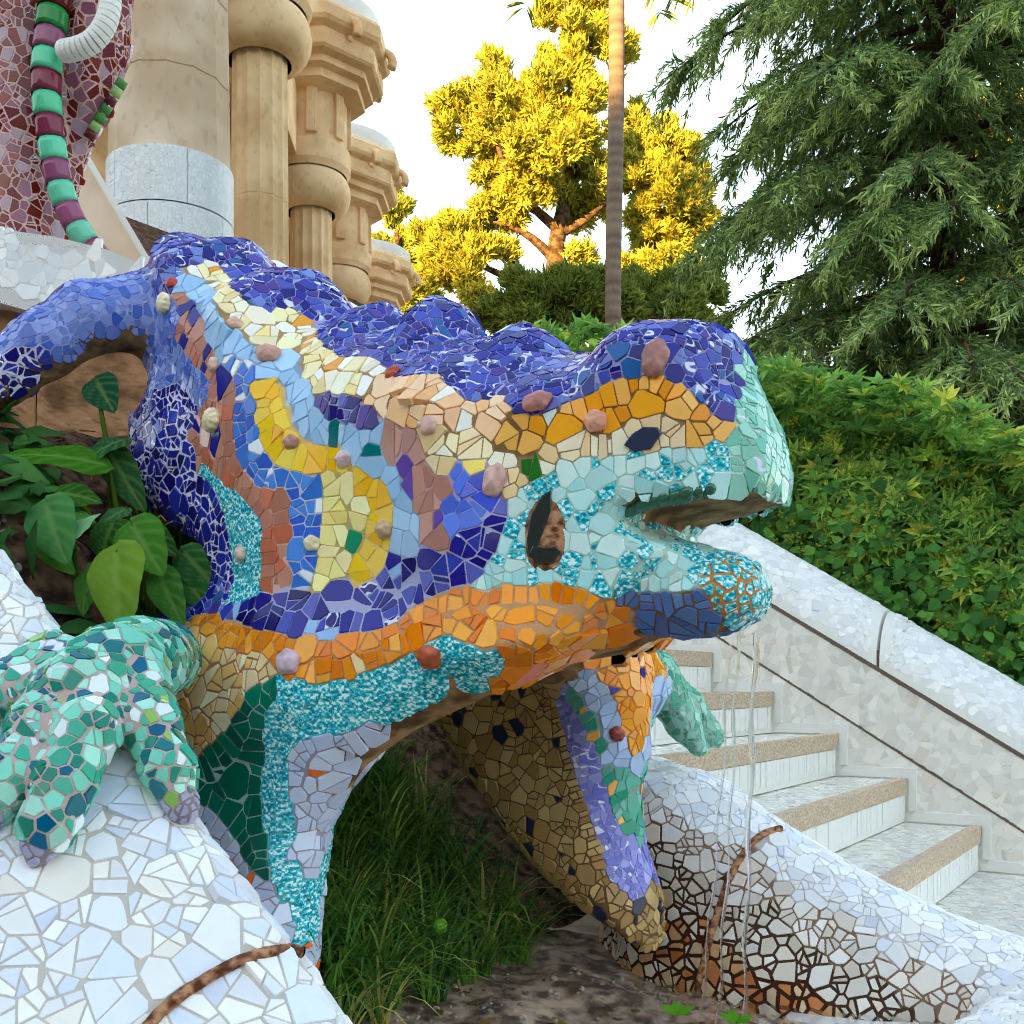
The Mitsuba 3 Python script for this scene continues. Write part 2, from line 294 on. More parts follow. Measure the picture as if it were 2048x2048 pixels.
def build_body(h=0.009):
    lo, hi = np.array([-1.25, -0.62, -0.85]), np.array([0.80, 0.85, 1.15])
    ax, X = grid(lo, hi, h)
    thick = lambda a, z: np.interp(a, [-1.1, -0.8, -0.4, 0.0, 0.25, 0.36, 0.42, 0.48], [0.13, 0.18, 0.25, 0.24, 0.185, 0.15, 0.11, 0.06]) * (1 + 0.05 * np.sin(a * 15 + z * 6))
    tops = np.array(TRUNK[:30]); crest = lambda a: np.interp(a, tops[:, 0], ndimage.uniform_filter1d(tops[:, 1], 5))
    fin = lambda a, z: np.clip((z - crest(a) + 0.34) / 0.26, 0, 1) * np.clip((0.34 - a) / 0.2, 0, 1)
    mid = lambda a, z: np.interp(z, [-0.4, 0.1, 0.5], [-0.03, 0.0, 0.0]) + 0.016 * np.sin(34 * a + 15 * z) * fin(a, z)
    lip = lambda a, z: np.clip((a - 0.02) / 0.12, 0, 1) * np.clip((0.46 - z) / 0.10, 0, 1)
    edge = lambda a, z: (np.interp(a, [-0.85, -0.6, -0.35, 0.1, 0.3], [0.11, 0.14, 0.22, 0.15, 0.085]) * np.interp(z, [0.05, 0.2, 0.36, 0.5], [0.34, 0.42, 0.9, 1.15])) * (1 - lip(a, z)) + 0.03 * lip(a, z)
    F = pillow(ax, X, TRUNK, mid, thick, edge, lambda a, z: 2.0 - 0.62 * fin(a, z) * np.clip((a + 0.95) / 0.25, 0.25, 1) + 5 * lip(a, z))
    F = smin(F, pillow(ax, X, JAW, 0.0, 0.125, 0.09), 0.045)
    pm = lambda a, z: np.interp(z, [-0.6, -0.1, 0.2], [-0.26, -0.20, -0.10])
    F = smin(F, pillow(ax, X, PANEL, pm, 0.085, 0.06), 0.10)
    F = smin(F, pillow(ax, X, FARARM, 0.45, 0.13, 0.10), 0.06)
    # the far shoulder reaches over to the far arm
    F = smin(F, capsule(X, [local((0.048, 2.250, 1.752)), local((0.186, 2.500, 1.666)), local((0.283, 2.620, 1.600))], [0.10, 0.11, 0.09]), 0.05)
    # hind leg with its knee up and the shin hanging down to the left
    F = smin(F, capsule(X, [local((-0.767, 2.500, 2.433)), local((-0.818, 2.400, 2.408)), local((-0.901, 2.330, 2.376)), local((-0.978, 2.300, 2.310)), local((-1.063, 2.280, 2.240)), local((-1.147, 2.250, 2.176))], [0.09, 0.078, 0.072, 0.066, 0.06, 0.055]), 0.05)
    F = smin(F, capsule(X, [local((-0.767, 2.500, 2.384)), local((-0.725, 2.420, 2.242)), local((-0.662, 2.300, 2.100))], [0.07, 0.06, 0.07]), 0.05)
    return surface(F, lo, h)
body = build_body()
def build_hand(joints, h=0.006, k=0.022):
    pts = np.array([p for c, _ in joints for p in c]); lo, hi = pts.min(0) - 0.12, pts.max(0) + 0.12
    ax, X = grid(lo, hi, h); F = None
    for c, r in joints:
        f = capsule(X, c, r); F = f if F is None else smin(F, f, k)
    return surface(F, lo, h, 4)
hand = build_hand([
    ([local((-0.651, 2.120, 1.651)), local((-0.606, 1.900, 1.646)), local((-0.578, 1.700, 1.633)), local((-0.573, 1.580, 1.621)), local((-0.591, 1.500, 1.593))], [0.05, 0.06, 0.066, 0.060, 0.052]),
    ([local((-0.549, 1.600, 1.623)), local((-0.493, 1.500, 1.542)), local((-0.457, 1.460, 1.487)), local((-0.435, 1.450, 1.436))], [0.044, 0.036, 0.031, 0.021]),
    ([local((-0.581, 1.550, 1.615)), local((-0.557, 1.440, 1.537)), local((-0.565, 1.385, 1.473)), local((-0.576, 1.360, 1.423)), local((-0.585, 1.350, 1.386))], [0.048, 0.038, 0.035, 0.031, 0.013]),
    ([local((-0.625, 1.550, 1.615)), local((-0.624, 1.450, 1.544)), local((-0.635, 1.390, 1.486)), local((-0.664, 1.360, 1.429))], [0.046, 0.035, 0.033, 0.027]),
    ([local((-0.656, 1.570, 1.630)), local((-0.699, 1.500, 1.586)), local((-0.737, 1.460, 1.544)), local((-0.765, 1.420, 1.497))], [0.044, 0.035, 0.032, 0.025])], h=0.0055, k=0.012)
farhand = build_hand([
    ([local((0.290, 2.620, 1.644)), local((0.351, 2.700, 1.620)), local((0.389, 2.720, 1.563)), local((0.425, 2.720, 1.502)), local((0.462, 2.720, 1.442))], [0.06, 0.055, 0.046, 0.04, 0.022]),
    ([local((0.340, 2.720, 1.633)), local((0.451, 2.800, 1.546)), local((0.519, 2.840, 1.463))], [0.05, 0.035, 0.03]),
    ([local((0.320, 2.660, 1.613)), local((0.311, 2.620, 1.537)), local((0.298, 2.580, 1.463))], [0.05, 0.03, 0.02])])
# ---------------------------------------------------------------- the lizard: its bands of broken tile, drawn in side elevation (a, z)
BANDS = [
 ('periwinkle', [(-1.064, 0.630), (-1.034, 0.702), (-0.970, 0.799), (-0.936, 0.863), (-0.879, 0.869), (-0.855, 0.848), (-0.806, 0.806), (-0.717, 0.761), (-0.705, 0.708), (-0.723, 0.703), (-0.684, 0.654), (-0.599, 0.591), (-0.607, 0.556), (-0.654, 0.546), (-0.697, 0.575), (-0.740, 0.613), (-0.782, 0.603), (-0.935, 0.682), (-0.887, 0.742), (-0.889, 0.749), (-0.914, 0.718), (-0.951, 0.683), (-1.006, 0.645), (-1.068, 0.567)]),
 ('hip', [(-1.076, 0.564), (-1.032, 0.653), (-0.990, 0.683), (-0.952, 0.676), (-1.005, 0.623), (-1.063, 0.570)]),
 ('hip', [(-0.862, 0.605), (-0.740, 0.613), (-0.654, 0.546), (-0.679, 0.522), (-0.685, 0.493), (-0.654, 0.444), (-0.580, 0.368), (-0.535, 0.291), (-0.516, 0.191), (-0.591, 0.217), (-0.869, 0.312), (-0.927, 0.406), (-0.935, 0.476), (-0.903, 0.557)]),
 ('turquoise', [(-0.654, 0.444), (-0.568, 0.398), (-0.472, 0.350), (-0.413, 0.301), (-0.403, 0.247), (-0.409, 0.141), (-0.521, 0.147), (-0.516, 0.191), (-0.535, 0.291), (-0.580, 0.368)]),
 ('terracotta', [(-0.729, 0.786), (-0.671, 0.759), (-0.624, 0.712), (-0.624, 0.679), (-0.594, 0.635), (-0.519, 0.590), (-0.495, 0.558), (-0.496, 0.520), (-0.513, 0.472), (-0.492, 0.418), (-0.439, 0.369), (-0.363, 0.343), (-0.347, 0.312), (-0.345, 0.237), (-0.350, 0.181), (-0.363, 0.140), (-0.416, 0.142), (-0.406, 0.240), (-0.413, 0.301), (-0.472, 0.350), (-0.568, 0.398), (-0.654, 0.444), (-0.682, 0.493), (-0.665, 0.523), (-0.598, 0.547), (-0.592, 0.590), (-0.684, 0.662), (-0.723, 0.703), (-0.698, 0.740)]),
 ('azure', [(-0.536, 0.626), (-0.497, 0.615), (-0.453, 0.590), (-0.432, 0.490), (-0.415, 0.442), (-0.370, 0.389), (-0.301, 0.372), (-0.286, 0.327), (-0.287, 0.252), (-0.292, 0.197), (-0.308, 0.138), (-0.363, 0.140), (-0.350, 0.181), (-0.345, 0.237), (-0.347, 0.312), (-0.363, 0.343), (-0.439, 0.369), (-0.492, 0.418), (-0.506, 0.471), (-0.496, 0.520), (-0.495, 0.558), (-0.519, 0.590)]),
 ('sky', [(-0.748, 0.847), (-0.732, 0.838), (-0.695, 0.820), (-0.592, 0.751), (-0.565, 0.706), (-0.542, 0.679), (-0.499, 0.648), (-0.482, 0.643), (-0.443, 0.638), (-0.400, 0.612), (-0.355, 0.565), (-0.315, 0.517), (-0.266, 0.471), (-0.206, 0.452), (-0.149, 0.437), (-0.139, 0.390), (-0.139, 0.389), (-0.100, 0.353), (-0.064, 0.314), (-0.037, 0.266), (-0.041, 0.231), (-0.075, 0.211), (-0.131, 0.211), (-0.170, 0.186), (-0.142, 0.224), (-0.127, 0.282), (-0.147, 0.331), (-0.174, 0.362), (-0.213, 0.391), (-0.249, 0.418), (-0.318, 0.430), (-0.355, 0.456), (-0.380, 0.513), (-0.409, 0.552), (-0.442, 0.559), (-0.454, 0.595), (-0.498, 0.618), (-0.537, 0.634), (-0.612, 0.684), (-0.625, 0.716), (-0.675, 0.765), (-0.732, 0.796)]),
 ('gold', [(-0.441, 0.555), (-0.409, 0.552), (-0.380, 0.513), (-0.355, 0.456), (-0.318, 0.430), (-0.249, 0.418), (-0.211, 0.374), (-0.156, 0.343), (-0.128, 0.294), (-0.136, 0.243), (-0.163, 0.191), (-0.196, 0.164), (-0.243, 0.170), (-0.221, 0.213), (-0.190, 0.265), (-0.178, 0.317), (-0.227, 0.362), (-0.314, 0.381), (-0.379, 0.397), (-0.414, 0.438), (-0.435, 0.491)]),
 ('straw', [(-0.296, 0.372), (-0.227, 0.362), (-0.178, 0.317), (-0.190, 0.265), (-0.221, 0.213), (-0.242, 0.162), (-0.319, 0.157), (-0.292, 0.197), (-0.283, 0.271), (-0.286, 0.338)]),
 ('cream', [(-0.741, 0.851), (-0.718, 0.879), (-0.683, 0.843), (-0.554, 0.754), (-0.518, 0.724), (-0.494, 0.742), (-0.459, 0.711), (-0.349, 0.623), (-0.289, 0.589), (-0.223, 0.583), (-0.175, 0.547), (-0.178, 0.494), (-0.212, 0.496), (-0.317, 0.523), (-0.364, 0.576), (-0.403, 0.622), (-0.448, 0.640), (-0.485, 0.649), (-0.501, 0.652), (-0.543, 0.681), (-0.569, 0.710), (-0.608, 0.761), (-0.695, 0.820), (-0.732, 0.838)]),
 ('indigo', [(-0.317, 0.523), (-0.212, 0.496), (-0.178, 0.494), (-0.144, 0.440), (-0.149, 0.437), (-0.206, 0.452), (-0.266, 0.471), (-0.300, 0.495)]),
 ('peach', [(-0.165, 0.527), (-0.050, 0.515), (-0.021, 0.488), (0.010, 0.461), (0.063, 0.467), (0.109, 0.427), (0.073, 0.416), (0.052, 0.387), (0.037, 0.403), (-0.010, 0.408), (-0.054, 0.404), (-0.145, 0.442), (-0.198, 0.514)]),
 ('tan', [(-0.054, 0.404), (-0.010, 0.408), (0.037, 0.403), (0.074, 0.378), (0.118, 0.367), (0.150, 0.368), (0.177, 0.385), (0.187, 0.354), (0.157, 0.327), (0.129, 0.318), (0.087, 0.297), (0.072, 0.309), (0.059, 0.340), (0.040, 0.364), (0.003, 0.353), (-0.023, 0.336), (-0.051, 0.377)]),
 ('creameye', [(0.177, 0.385), (0.212, 0.403), (0.266, 0.388), (0.305, 0.413), (0.336, 0.417), (0.365, 0.405), (0.377, 0.381), (0.374, 0.359), (0.307, 0.352), (0.247, 0.354), (0.187, 0.358)]),
 ('amber', [(0.109, 0.427), (0.141, 0.425), (0.192, 0.444), (0.285, 0.467), (0.326, 0.470), (0.358, 0.456), (0.394, 0.420), (0.412, 0.388), (0.406, 0.367), (0.389, 0.352), (0.377, 0.356), (0.377, 0.381), (0.365, 0.409), (0.336, 0.417), (0.305, 0.413), (0.266, 0.388), (0.212, 0.401), (0.177, 0.388), (0.150, 0.368), (0.118, 0.367), (0.074, 0.378), (0.052, 0.387), (0.073, 0.416)]),
 ('rose', [(-0.145, 0.438), (-0.058, 0.412), (-0.050, 0.381), (-0.028, 0.341), (0.011, 0.319), (0.003, 0.296), (-0.011, 0.252), (0.007, 0.232), (-0.070, 0.207), (-0.038, 0.262), (-0.044, 0.289), (-0.100, 0.353), (-0.139, 0.393)]),
 ('royal', [(-0.009, 0.346), (0.010, 0.361), (0.044, 0.364), (0.059, 0.340), (0.069, 0.301), (0.080, 0.293), (0.053, 0.253), (0.023, 0.227), (0.003, 0.236), (-0.011, 0.252), (-0.015, 0.294), (0.015, 0.318)]),
 ('navy', [(-0.553, 0.131), (-0.491, 0.140), (-0.352, 0.169), (-0.311, 0.163), (-0.244, 0.179), (-0.197, 0.166), (-0.162, 0.192), (-0.132, 0.212), (-0.075, 0.211), (-0.011, 0.241), (0.052, 0.252), (0.074, 0.278), (0.097, 0.304), (0.103, 0.285), (0.083, 0.210), (0.058, 0.173), (0.047, 0.155), (-0.011, 0.145), (-0.083, 0.121), (-0.087, 0.107), (-0.144, 0.086), (-0.237, 0.072), (-0.284, 0.075), (-0.425, 0.100)]),
 ('orange', [(-0.618, 0.124), (-0.553, 0.131), (-0.425, 0.100), (-0.284, 0.075), (-0.237, 0.072), (-0.144, 0.086), (-0.087, 0.107), (-0.083, 0.121), (-0.012, 0.146), (0.051, 0.155), (0.106, 0.161), (0.177, 0.163), (0.213, 0.155), (0.253, 0.140), (0.273, 0.096), (0.202, 0.082), (0.167, 0.074), (0.131, 0.048), (0.107, 0.045), (0.066, 0.067), (0.010, 0.075), (-0.035, 0.061), (-0.087, 0.039), (-0.130, 0.016), (-0.176, 0.004), (-0.264, 0.005), (-0.312, 0.023), (-0.370, 0.047), (-0.503, 0.070)]),
 ('turquoise', [(0.019, 0.074), (0.065, 0.056), (0.106, 0.042), (0.063, 0.018), (-0.036, -0.025), (-0.139, -0.066), (-0.214, -0.090), (-0.287, -0.102), (-0.315, -0.130), (-0.315, -0.200), (-0.327, -0.292), (-0.325, -0.362), (-0.328, -0.414), (-0.325, -0.464), (-0.330, -0.413), (-0.353, -0.325), (-0.379, -0.203), (-0.377, -0.085), (-0.338, -0.038), (-0.297, -0.007), (-0.242, -0.003), (-0.170, 0.004), (-0.095, 0.029), (-0.037, 0.054)]),
 ('pale', [(-0.287, -0.102), (-0.214, -0.090), (-0.139, -0.066), (-0.036, -0.025), (-0.073, -0.056), (-0.192, -0.117), (-0.270, -0.192), (-0.322, -0.259), (-0.339, -0.354), (-0.326, -0.508), (-0.325, -0.464), (-0.328, -0.414), (-0.325, -0.362), (-0.327, -0.292), (-0.315, -0.200), (-0.315, -0.130)]),
 ('green', [(-0.337, 0.016), (-0.326, -0.015), (-0.365, -0.054), (-0.386, -0.191), (-0.353, -0.328), (-0.380, -0.330), (-0.468, -0.247), (-0.543, -0.212), (-0.566, -0.172), (-0.548, -0.139), (-0.477, -0.095), (-0.424, -0.047), (-0.404, -0.011)]),
 ('shoulder', [(-0.712, 0.100), (-0.617, 0.123), (-0.503, 0.070), (-0.370, 0.047), (-0.337, 0.016), (-0.404, -0.011), (-0.424, -0.047), (-0.477, -0.095), (-0.548, -0.139), (-0.578, -0.123), (-0.639, -0.050), (-0.666, 0.001), (-0.691, 0.056)]),
 ('aqua', [(0.415, 0.525), (0.424, 0.505), (0.449, 0.427), (0.466, 0.342), (0.466, 0.318), (0.418, 0.310), (0.429, 0.346), (0.442, 0.390)]),
 ('face', [(0.187, 0.354), (0.247, 0.354), (0.307, 0.352), (0.374, 0.359), (0.392, 0.352), (0.409, 0.374), (0.423, 0.346), (0.418, 0.310), (0.358, 0.303), (0.301, 0.290), (0.268, 0.279), (0.270, 0.230), (0.297, 0.227), (0.391, 0.205), (0.398, 0.138), (0.377, 0.138), (0.295, 0.141), (0.253, 0.140), (0.213, 0.155), (0.177, 0.163), (0.106, 0.161), (0.051, 0.155), (0.083, 0.210), (0.102, 0.285), (0.097, 0.304), (0.129, 0.318), (0.157, 0.327)]),
 ('slate', [(0.253, 0.140), (0.295, 0.141), (0.378, 0.141), (0.394, 0.110), (0.415, 0.098), (0.406, 0.077), (0.337, 0.081), (0.270, 0.092)]),
 ('jawtip', [(0.378, 0.160), (0.391, 0.205), (0.431, 0.191), (0.439, 0.147), (0.431, 0.108), (0.415, 0.098), (0.394, 0.110), (0.388, 0.138)]),
]
FARBANDS = [
 ('arm_lavender', [(-0.103, 0.023), (-0.105, -0.009), (-0.052, -0.110), (-0.031, -0.218), (-0.007, -0.338), (0.024, -0.441), (0.016, -0.447), (-0.022, -0.401), (-0.057, -0.286), (-0.080, -0.208), (-0.109, -0.102), (-0.131, -0.046)]),
 ('arm_teal', [(-0.105, 0.019), (-0.078, -0.022), (-0.036, -0.082), (-0.027, -0.176), (-0.007, -0.168), (-0.015, -0.246), (-0.009, -0.337), (-0.030, -0.233), (-0.048, -0.119), (-0.103, -0.027)]),
 ('arm_blue', [(0.143, 0.041), (-0.057, 0.033), (-0.031, 0.005), (-0.011, -0.041), (0.001, -0.083), (0.008, -0.123), (-0.003, -0.169), (-0.027, -0.176), (-0.036, -0.082), (-0.078, -0.022), (-0.105, 0.019)]),
 ('arm_orange', [(0.166, 0.055), (0.117, 0.058), (0.003, 0.010), (0.008, -0.085), (0.007, -0.132), (0.001, -0.083), (-0.011, -0.041), (-0.031, 0.005), (-0.050, 0.037)]),
]
KIND = {
 'crest': Z([(24,28,122,3), (40,46,160,2.6), (72,84,182,2), (74,56,146,1.3), (104,128,200,1.1), (44,96,164,.6)], .021, .0023, (160,160,204), .28),
 'periwinkle': Z([(120,142,216,2), (140,158,222,2), (98,124,206,1.4), (70,104,196,.8)], .019, .0022, (160,172,222)),
 'hip': Z([(28,32,132,2), (40,50,164,2), (22,22,104,1)], .028, .0040, (215,208,228), .36),
 'turquoise': Z([(60,190,200)], .028, .0010, (84,176,182), 0, 'speckle'),
 'terracotta': Z([(188,124,104,2), (200,140,116,1.5), (204,112,84,1.3)], 0.054, .0016, (205,170,155), 0, 'glaze', [(32,32,140,.09)]),
 'azure': Z([(64,124,216,2), (82,142,226,1.2), (60,100,206,1.2)], .038, .0028, (190,190,205), .08, 'glaze', [(248,250,255,.09)]),
 'sky': Z([(166,206,241,2), (176,211,243,1.5), (156,199,236,1)], 0.059, .0016, (140,165,190), 0, 'glaze', [(0,118,120,.07)]),
 'gold': Z([(250,205,40,2), (252,190,20,1.6), (255,216,90,1)], 0.050, .0016, (225,190,110)),
 'straw': Z([(250,232,150,2), (248,226,132,1.4), (252,238,176,1)], 0.054, .0018, (185,165,105), 0, 'glaze', [(40,150,110,.09)]),
 'cream': Z([(250,235,180,2), (252,244,216,1.6), (245,222,150,1.2), (252,250,240,.8)], 0.047, .0018, (170,140,95), 0, 'glaze', [(246,165,40,.09)]),
 'indigo': Z([(70,40,140), (85,95,180), (35,25,120)], .036, .0026, (185,180,205)),
 'peach': Z([(250,200,150,2), (252,212,168,1.6), (248,190,130,1)], 0.051, .0018, (150,112,75), 0, 'glaze', [(250,250,238,.07), (250,170,60,.08)]),
 'tan': Z([(246,226,178,1.4), (236,206,152,1.4), (250,242,220,1)], 0.047, .0018, (150,126,92), 0, 'glaze', [(40,120,40,.05)]),
 'creameye': Z([(250,226,182,2), (252,236,206,1.4), (246,214,166,1)], 0.047, .0020, (140,120,92)),
 'amber': Z([(250,166,36,1.5), (252,186,92,2), (248,156,22,1)], 0.059, .0020, (120,92,55), 0, 'glaze', [(222,242,232,.04)]),
 'rose': Z([(186,130,120,2), (196,142,126,1.4), (202,152,138,1)], 0.057, .0016, (195,160,155), 0, 'glaze', [(110,80,176,.10)]),
 'royal': Z([(86,116,226,2), (102,132,232,1.4), (70,90,212,1)], 0.047, .0020, (165,170,215), 0, 'glaze', [(252,214,90,.06)]),
 'navy': Z([(30,25,120,2), (40,35,140,2), (54,66,172,1), (92,98,184,1), (22,16,96,1)], 0.048, .0030, (170,170,205), .08, 'glaze', [(150,190,235,.05)]),
 'orange': Z([(245,150,20,2), (236,130,16,1.6), (250,166,50,1), (226,118,14,1)], 0.040, .0032, (190,145,105), 0, 'glaze', [(244,214,160,.05)]),
 'pale': Z([(200,210,236,2), (210,219,241,1.5), (190,201,229,1)], .034, .0030, (160,150,158), 0, 'glaze', [(240,110,40,.03)]),
 'green': Z([(0,110,86,2), (6,122,96,1.3), (12,100,82,1)], 0.059, .0026, (165,190,185)),
 'shoulder': Z([(236,206,150,2), (246,221,172,1.5), (240,192,112,1.3), (250,236,192,1)], .036, .0036, (165,118,90), 0, 'glaze', [(244,150,40,.06)]),
 'aqua': Z([(132,200,180,2), (154,213,195,1.4), (112,190,170,1)], .023, .0020, (195,220,210), .10),
 'face': Z([(190,236,235,1.4), (170,226,226,1.2), (216,246,241,1)], .025, .0026, (175,205,195), 0, 'mix', (), .3),
 'slate': Z([(86,130,200,2), (102,142,206,1.3), (92,120,186,1)], .038, .0030, (135,100,75)),
 'jawtip': Z([(60,190,190)], .020, .0046, (200,128,62), 0, 'speckle'),
 'arm_inner': Z([(180,148,94,2), (162,128,76,1.4), (198,168,114,1)], .030, .0032, (104,80,54), 0, 'glaze', [(40,42,70,.06)]),
 'arm_lavender': Z([(130,130,206,2), (110,115,200,1), (152,152,216,1)], .020, .0016, (150,148,200), .3),
 'arm_teal': Z([(30,150,122,2), (90,170,150,1.3), (245,180,90,.7)], .040, .0022, (130,160,150)),
 'arm_blue': Z([(176,200,236,2), (186,208,238,1)], .045, .0020, (150,160,190)),
 'arm_orange': Z([(245,160,40,2), (248,178,90,1.3), (240,140,20,1)], .030, .0026, (185,130,80), 0, 'glaze', [(40,40,150,.07)]),
 'hand': Z([(62,172,142,2), (30,132,112,1.6), (120,211,186,2), (166,226,206,1.6), (20,112,122,.9), (0,96,130,.7), (140,186,90,.6), (228,240,240,.4)], .0185, .0024, (196,172,168), .14, 'glaze', (), .25),
 'claw': Z([(165,168,198,2), (178,176,200,1)], .022, .0030, (140,125,130)),
 'farhand': Z([(152,212,192,2), (92,182,152,1.6), (62,152,122,1)], .018, .0026, (180,190,180)),
}
NAMES = list(KIND); ZONES = [KIND[n] for n in NAMES]; NUM = {n: i for i, n in enumerate(NAMES)}
MA, MZ, MH = -1.25, -0.85, 0.004
def band_map(bands, base):
    ga, gz = np.arange(MA, 0.85, MH), np.arange(MZ, 1.2, MH); A, B = np.meshgrid(ga, gz, indexing='ij')
    L = np.full(A.shape, base, int)
    if base == NUM['crest']: L[(B < 0.13) & (A > -0.38)] = BARE; L[(B < 0.0) & (A <= -0.38)] = NUM['pale']; L[(B < -0.15) & (A < -0.1)] = NUM['pale']; L[(B < 0.30) & (B > 0.02) & (A > 0.12)] = NUM['face']; L[(B < 0.36) & (B > 0.2) & (A > 0.42)] = NUM['aqua']
    if base == NUM['arm_inner']: L[(B > -0.03) & (A > -0.1)] = NUM['arm_orange']
    if base == NUM['crest']: L[(B < 0.13) & (B > -0.02) & (A > -0.12) & (A < 0.34)] = NUM['orange']
    for name, pts in bands:
        g = shapely.Polygon(pts).buffer(0.004).buffer(0); shapely.prepare(g); x0, z0, x1, z1 = g.bounds
        i0, i1, j0, j1 = max(int((x0 - MA) / MH), 0), int((x1 - MA) / MH) + 2, max(int((z0 - MZ) / MH), 0), int((z1 - MZ) / MH) + 2
        sub = (slice(i0, i1), slice(j0, j1)); m = shapely.contains_xy(g, A[sub], B[sub]); L[sub][m] = NUM[name]
    d = L == base; thin = d & ~ndimage.binary_opening(d, iterations=4)
    near = ndimage.distance_transform_edt(thin | d, return_distances=False, return_indices=True)
    L[thin] = L[tuple(near[:, thin])]
    if (L == BARE).any():      # the lowest bands run on to the edge of the arch
        ok = np.isin(L, [NUM[k] for k in ('turquoise', 'pale', 'orange', 'face', 'slate', 'jawtip')]); dd, ix = ndimage.distance_transform_edt(~ok, return_indices=True); m = (L == BARE) & (dd < 0.03 / MH); L[m] = L[tuple(ix[:, m])]
    return L
BARE = -1
BODYMAP, FARMAP = band_map(BANDS, NUM['crest']), band_map(FARBANDS, NUM['arm_inner'])
def look_up(L, a, z):
    return L[np.clip(((a - MA) / MH).round().astype(int), 0, L.shape[0] - 1), np.clip(((z - MZ) / MH).round().astype(int), 0, L.shape[1] - 1)]
def is_far(p): return (p[:, 1] > 0.24) & (p[:, 2] < 0.14) & (p[:, 0] < 0.5)
def body_zone(P, N):
    out = look_up(BODYMAP, P[:, 0], P[:, 2]); f = is_far(P)
    out[f] = look_up(FARMAP, P[f, 0], P[f, 2])
    return out
def bare(P, N):
    """rough cement without tile: the belly, the undersides, the roof of the mouth"""
    mouth = (P[:, 0] > 0.12) & (P[:, 2] > 0.19) & (P[:, 2] < 0.36) & (N[:, 2] < -0.72)
    under = (N[:, 2] < -0.62) & ((P[:, 0] > -0.75) | (P[:, 2] > 0.2))
    leg = (P[:, 0] < -0.72) & (N[:, 2] < -0.5)
    mouth = mouth | ((P[:, 0] > 0.12) & (P[:, 0] < 0.56) & (P[:, 2] > 0.20) & (P[:, 2] < 0.30) & (np.abs(P[:, 1]) < 0.08) & (N[:, 2] < 0.2))
    return mouth | leg | under & ~((P[:, 0] > 0.02) & (P[:, 2] > 0.0) & (N[:, 2] > -0.9))
def band_edges(mesh, L, side, sel, step=0.62):
    """pairs of seeds on both sides of every line between two bands, so that the joint runs along the line"""
    V, N = np.array(mesh.vertices), np.array(mesh.vertex_normals); m = sel(V, N); V, N = V[m], N[m]; tree = cKDTree(V[:, [0, 2]])
    e = np.argwhere((L[:-1, :-1] != L[1:, :-1]) | (L[:-1, :-1] != L[:-1, 1:]))
    rs = np.random.default_rng(3); done, P_, N_, z_ = [], [], [], []
    pts = np.stack([MA + (e[:, 0] + .5) * MH, MZ + (e[:, 1] + .5) * MH], -1); et = cKDTree(pts); alive = np.ones(len(pts), bool)
    D = {k: ndimage.gaussian_filter((L == k).astype(np.float32), 2.5) for k in np.unique(L)}
    Gd = {k: np.gradient(v) for k, v in D.items()}
    for i in rs.permutation(len(pts)):
        if not alive[i]: continue
        a, c = e[i]; l1 = L[a, c]; l2 = L[a + 1, c] if L[a + 1, c] != l1 else L[a, c + 1]
        if min(l1, l2) < 0: continue
        r = min(ZONES[l1]['r'], ZONES[l2]['r']); r = max(r, 0.017)
        alive[et.query_ball_point(pts[i], r * step)] = False
        g = np.array([Gd[l1][0][a, c], Gd[l1][1][a, c]]); ln = np.linalg.norm(g)
        if ln < 1e-4: continue
        g = g / ln
        for sgn, lab in ((1, l1), (-1, l2)):
            q = pts[i] + g * sgn * r * 0.46
            if look_up(L, q[:1], q[1:])[0] != lab: continue
            d, j = tree.query(q)
            if d > 0.012: continue
            n = N[j]
            w = V[j, 1] - (n[0] * (q[0] - V[j, 0]) + n[2] * (q[1] - V[j, 2])) / n[1]
            P_.append([q[0], w, q[1]]); N_.append(n); z_.append(lab)
    return np.array(P_), np.array(N_), np.array(z_, int)
def lizard_seeds():
    near = band_edges(body, BODYMAP, -1, lambda V, N: (N[:, 1] < -0.3) & ~is_far(V))
    far = band_edges(body, FARMAP, -1, lambda V, N: (N[:, 1] < -0.3) & is_far(V))
    back = band_edges(body, BODYMAP, 1, lambda V, N: (N[:, 1] > 0.4) & ~is_far(V), 1.3)
    first = tuple(np.concatenate([x[k] for x in (near, far, back)]) for k in range(3))
    ok = ~bare(first[0], first[1]); first = tuple(x[ok] for x in first)
    return scatter(body, body_zone, ZONES, 7, first, bare)
# ---------------------------------------------------------------- the lizard, put together
def to_world(mesh): return trimesh.Trimesh(world(mesh.vertices), mesh.faces, process=False)
def rock(c0, c1, s):
    c0, c1 = mi.Color3f(*map(float, srgb(*c0))), mi.Color3f(*map(float, srgb(*c1)))
    return mikit.proc(lambda p, n, uv: mikit.mix(c0, c1, mikit.smoothstep(0.3, 0.7, mikit.fbm(p.x * s, p.y * s, p.z * s, 4))))
scene['mat_cement'] = {'type': 'bumpmap', 'bump': mikit.proc(lambda p, n, uv: 0.012 * mikit.fbm(p.x * 45, p.y * 45, p.z * 45, 4)), 'scale': 1.0, 'bsdf': bs(rock((95, 70, 45), (160, 125, 85), 24.0), 0.85, 0.25)}
lizard = thing('mosaic_lizard', 'giant lizard sculpture of bright broken tile with open mouth, clinging over the planting bed', 'sculpture')
seeds = lizard_seeds()
V, N = np.array(body.vertices), np.array(body.vertex_normals)
low = (bare(V, N) | (body_zone(V, N) < 0))[body.faces].sum(1) >= 2
gc = grouted(body, seeds, ZONES)
def submesh(mesh, m, off=0.0):
    f = mesh.faces[m]; u, inv = np.unique(f, return_inverse=True)
    return world(np.array(mesh.vertices)[u]), inv.reshape(-1, 3), u
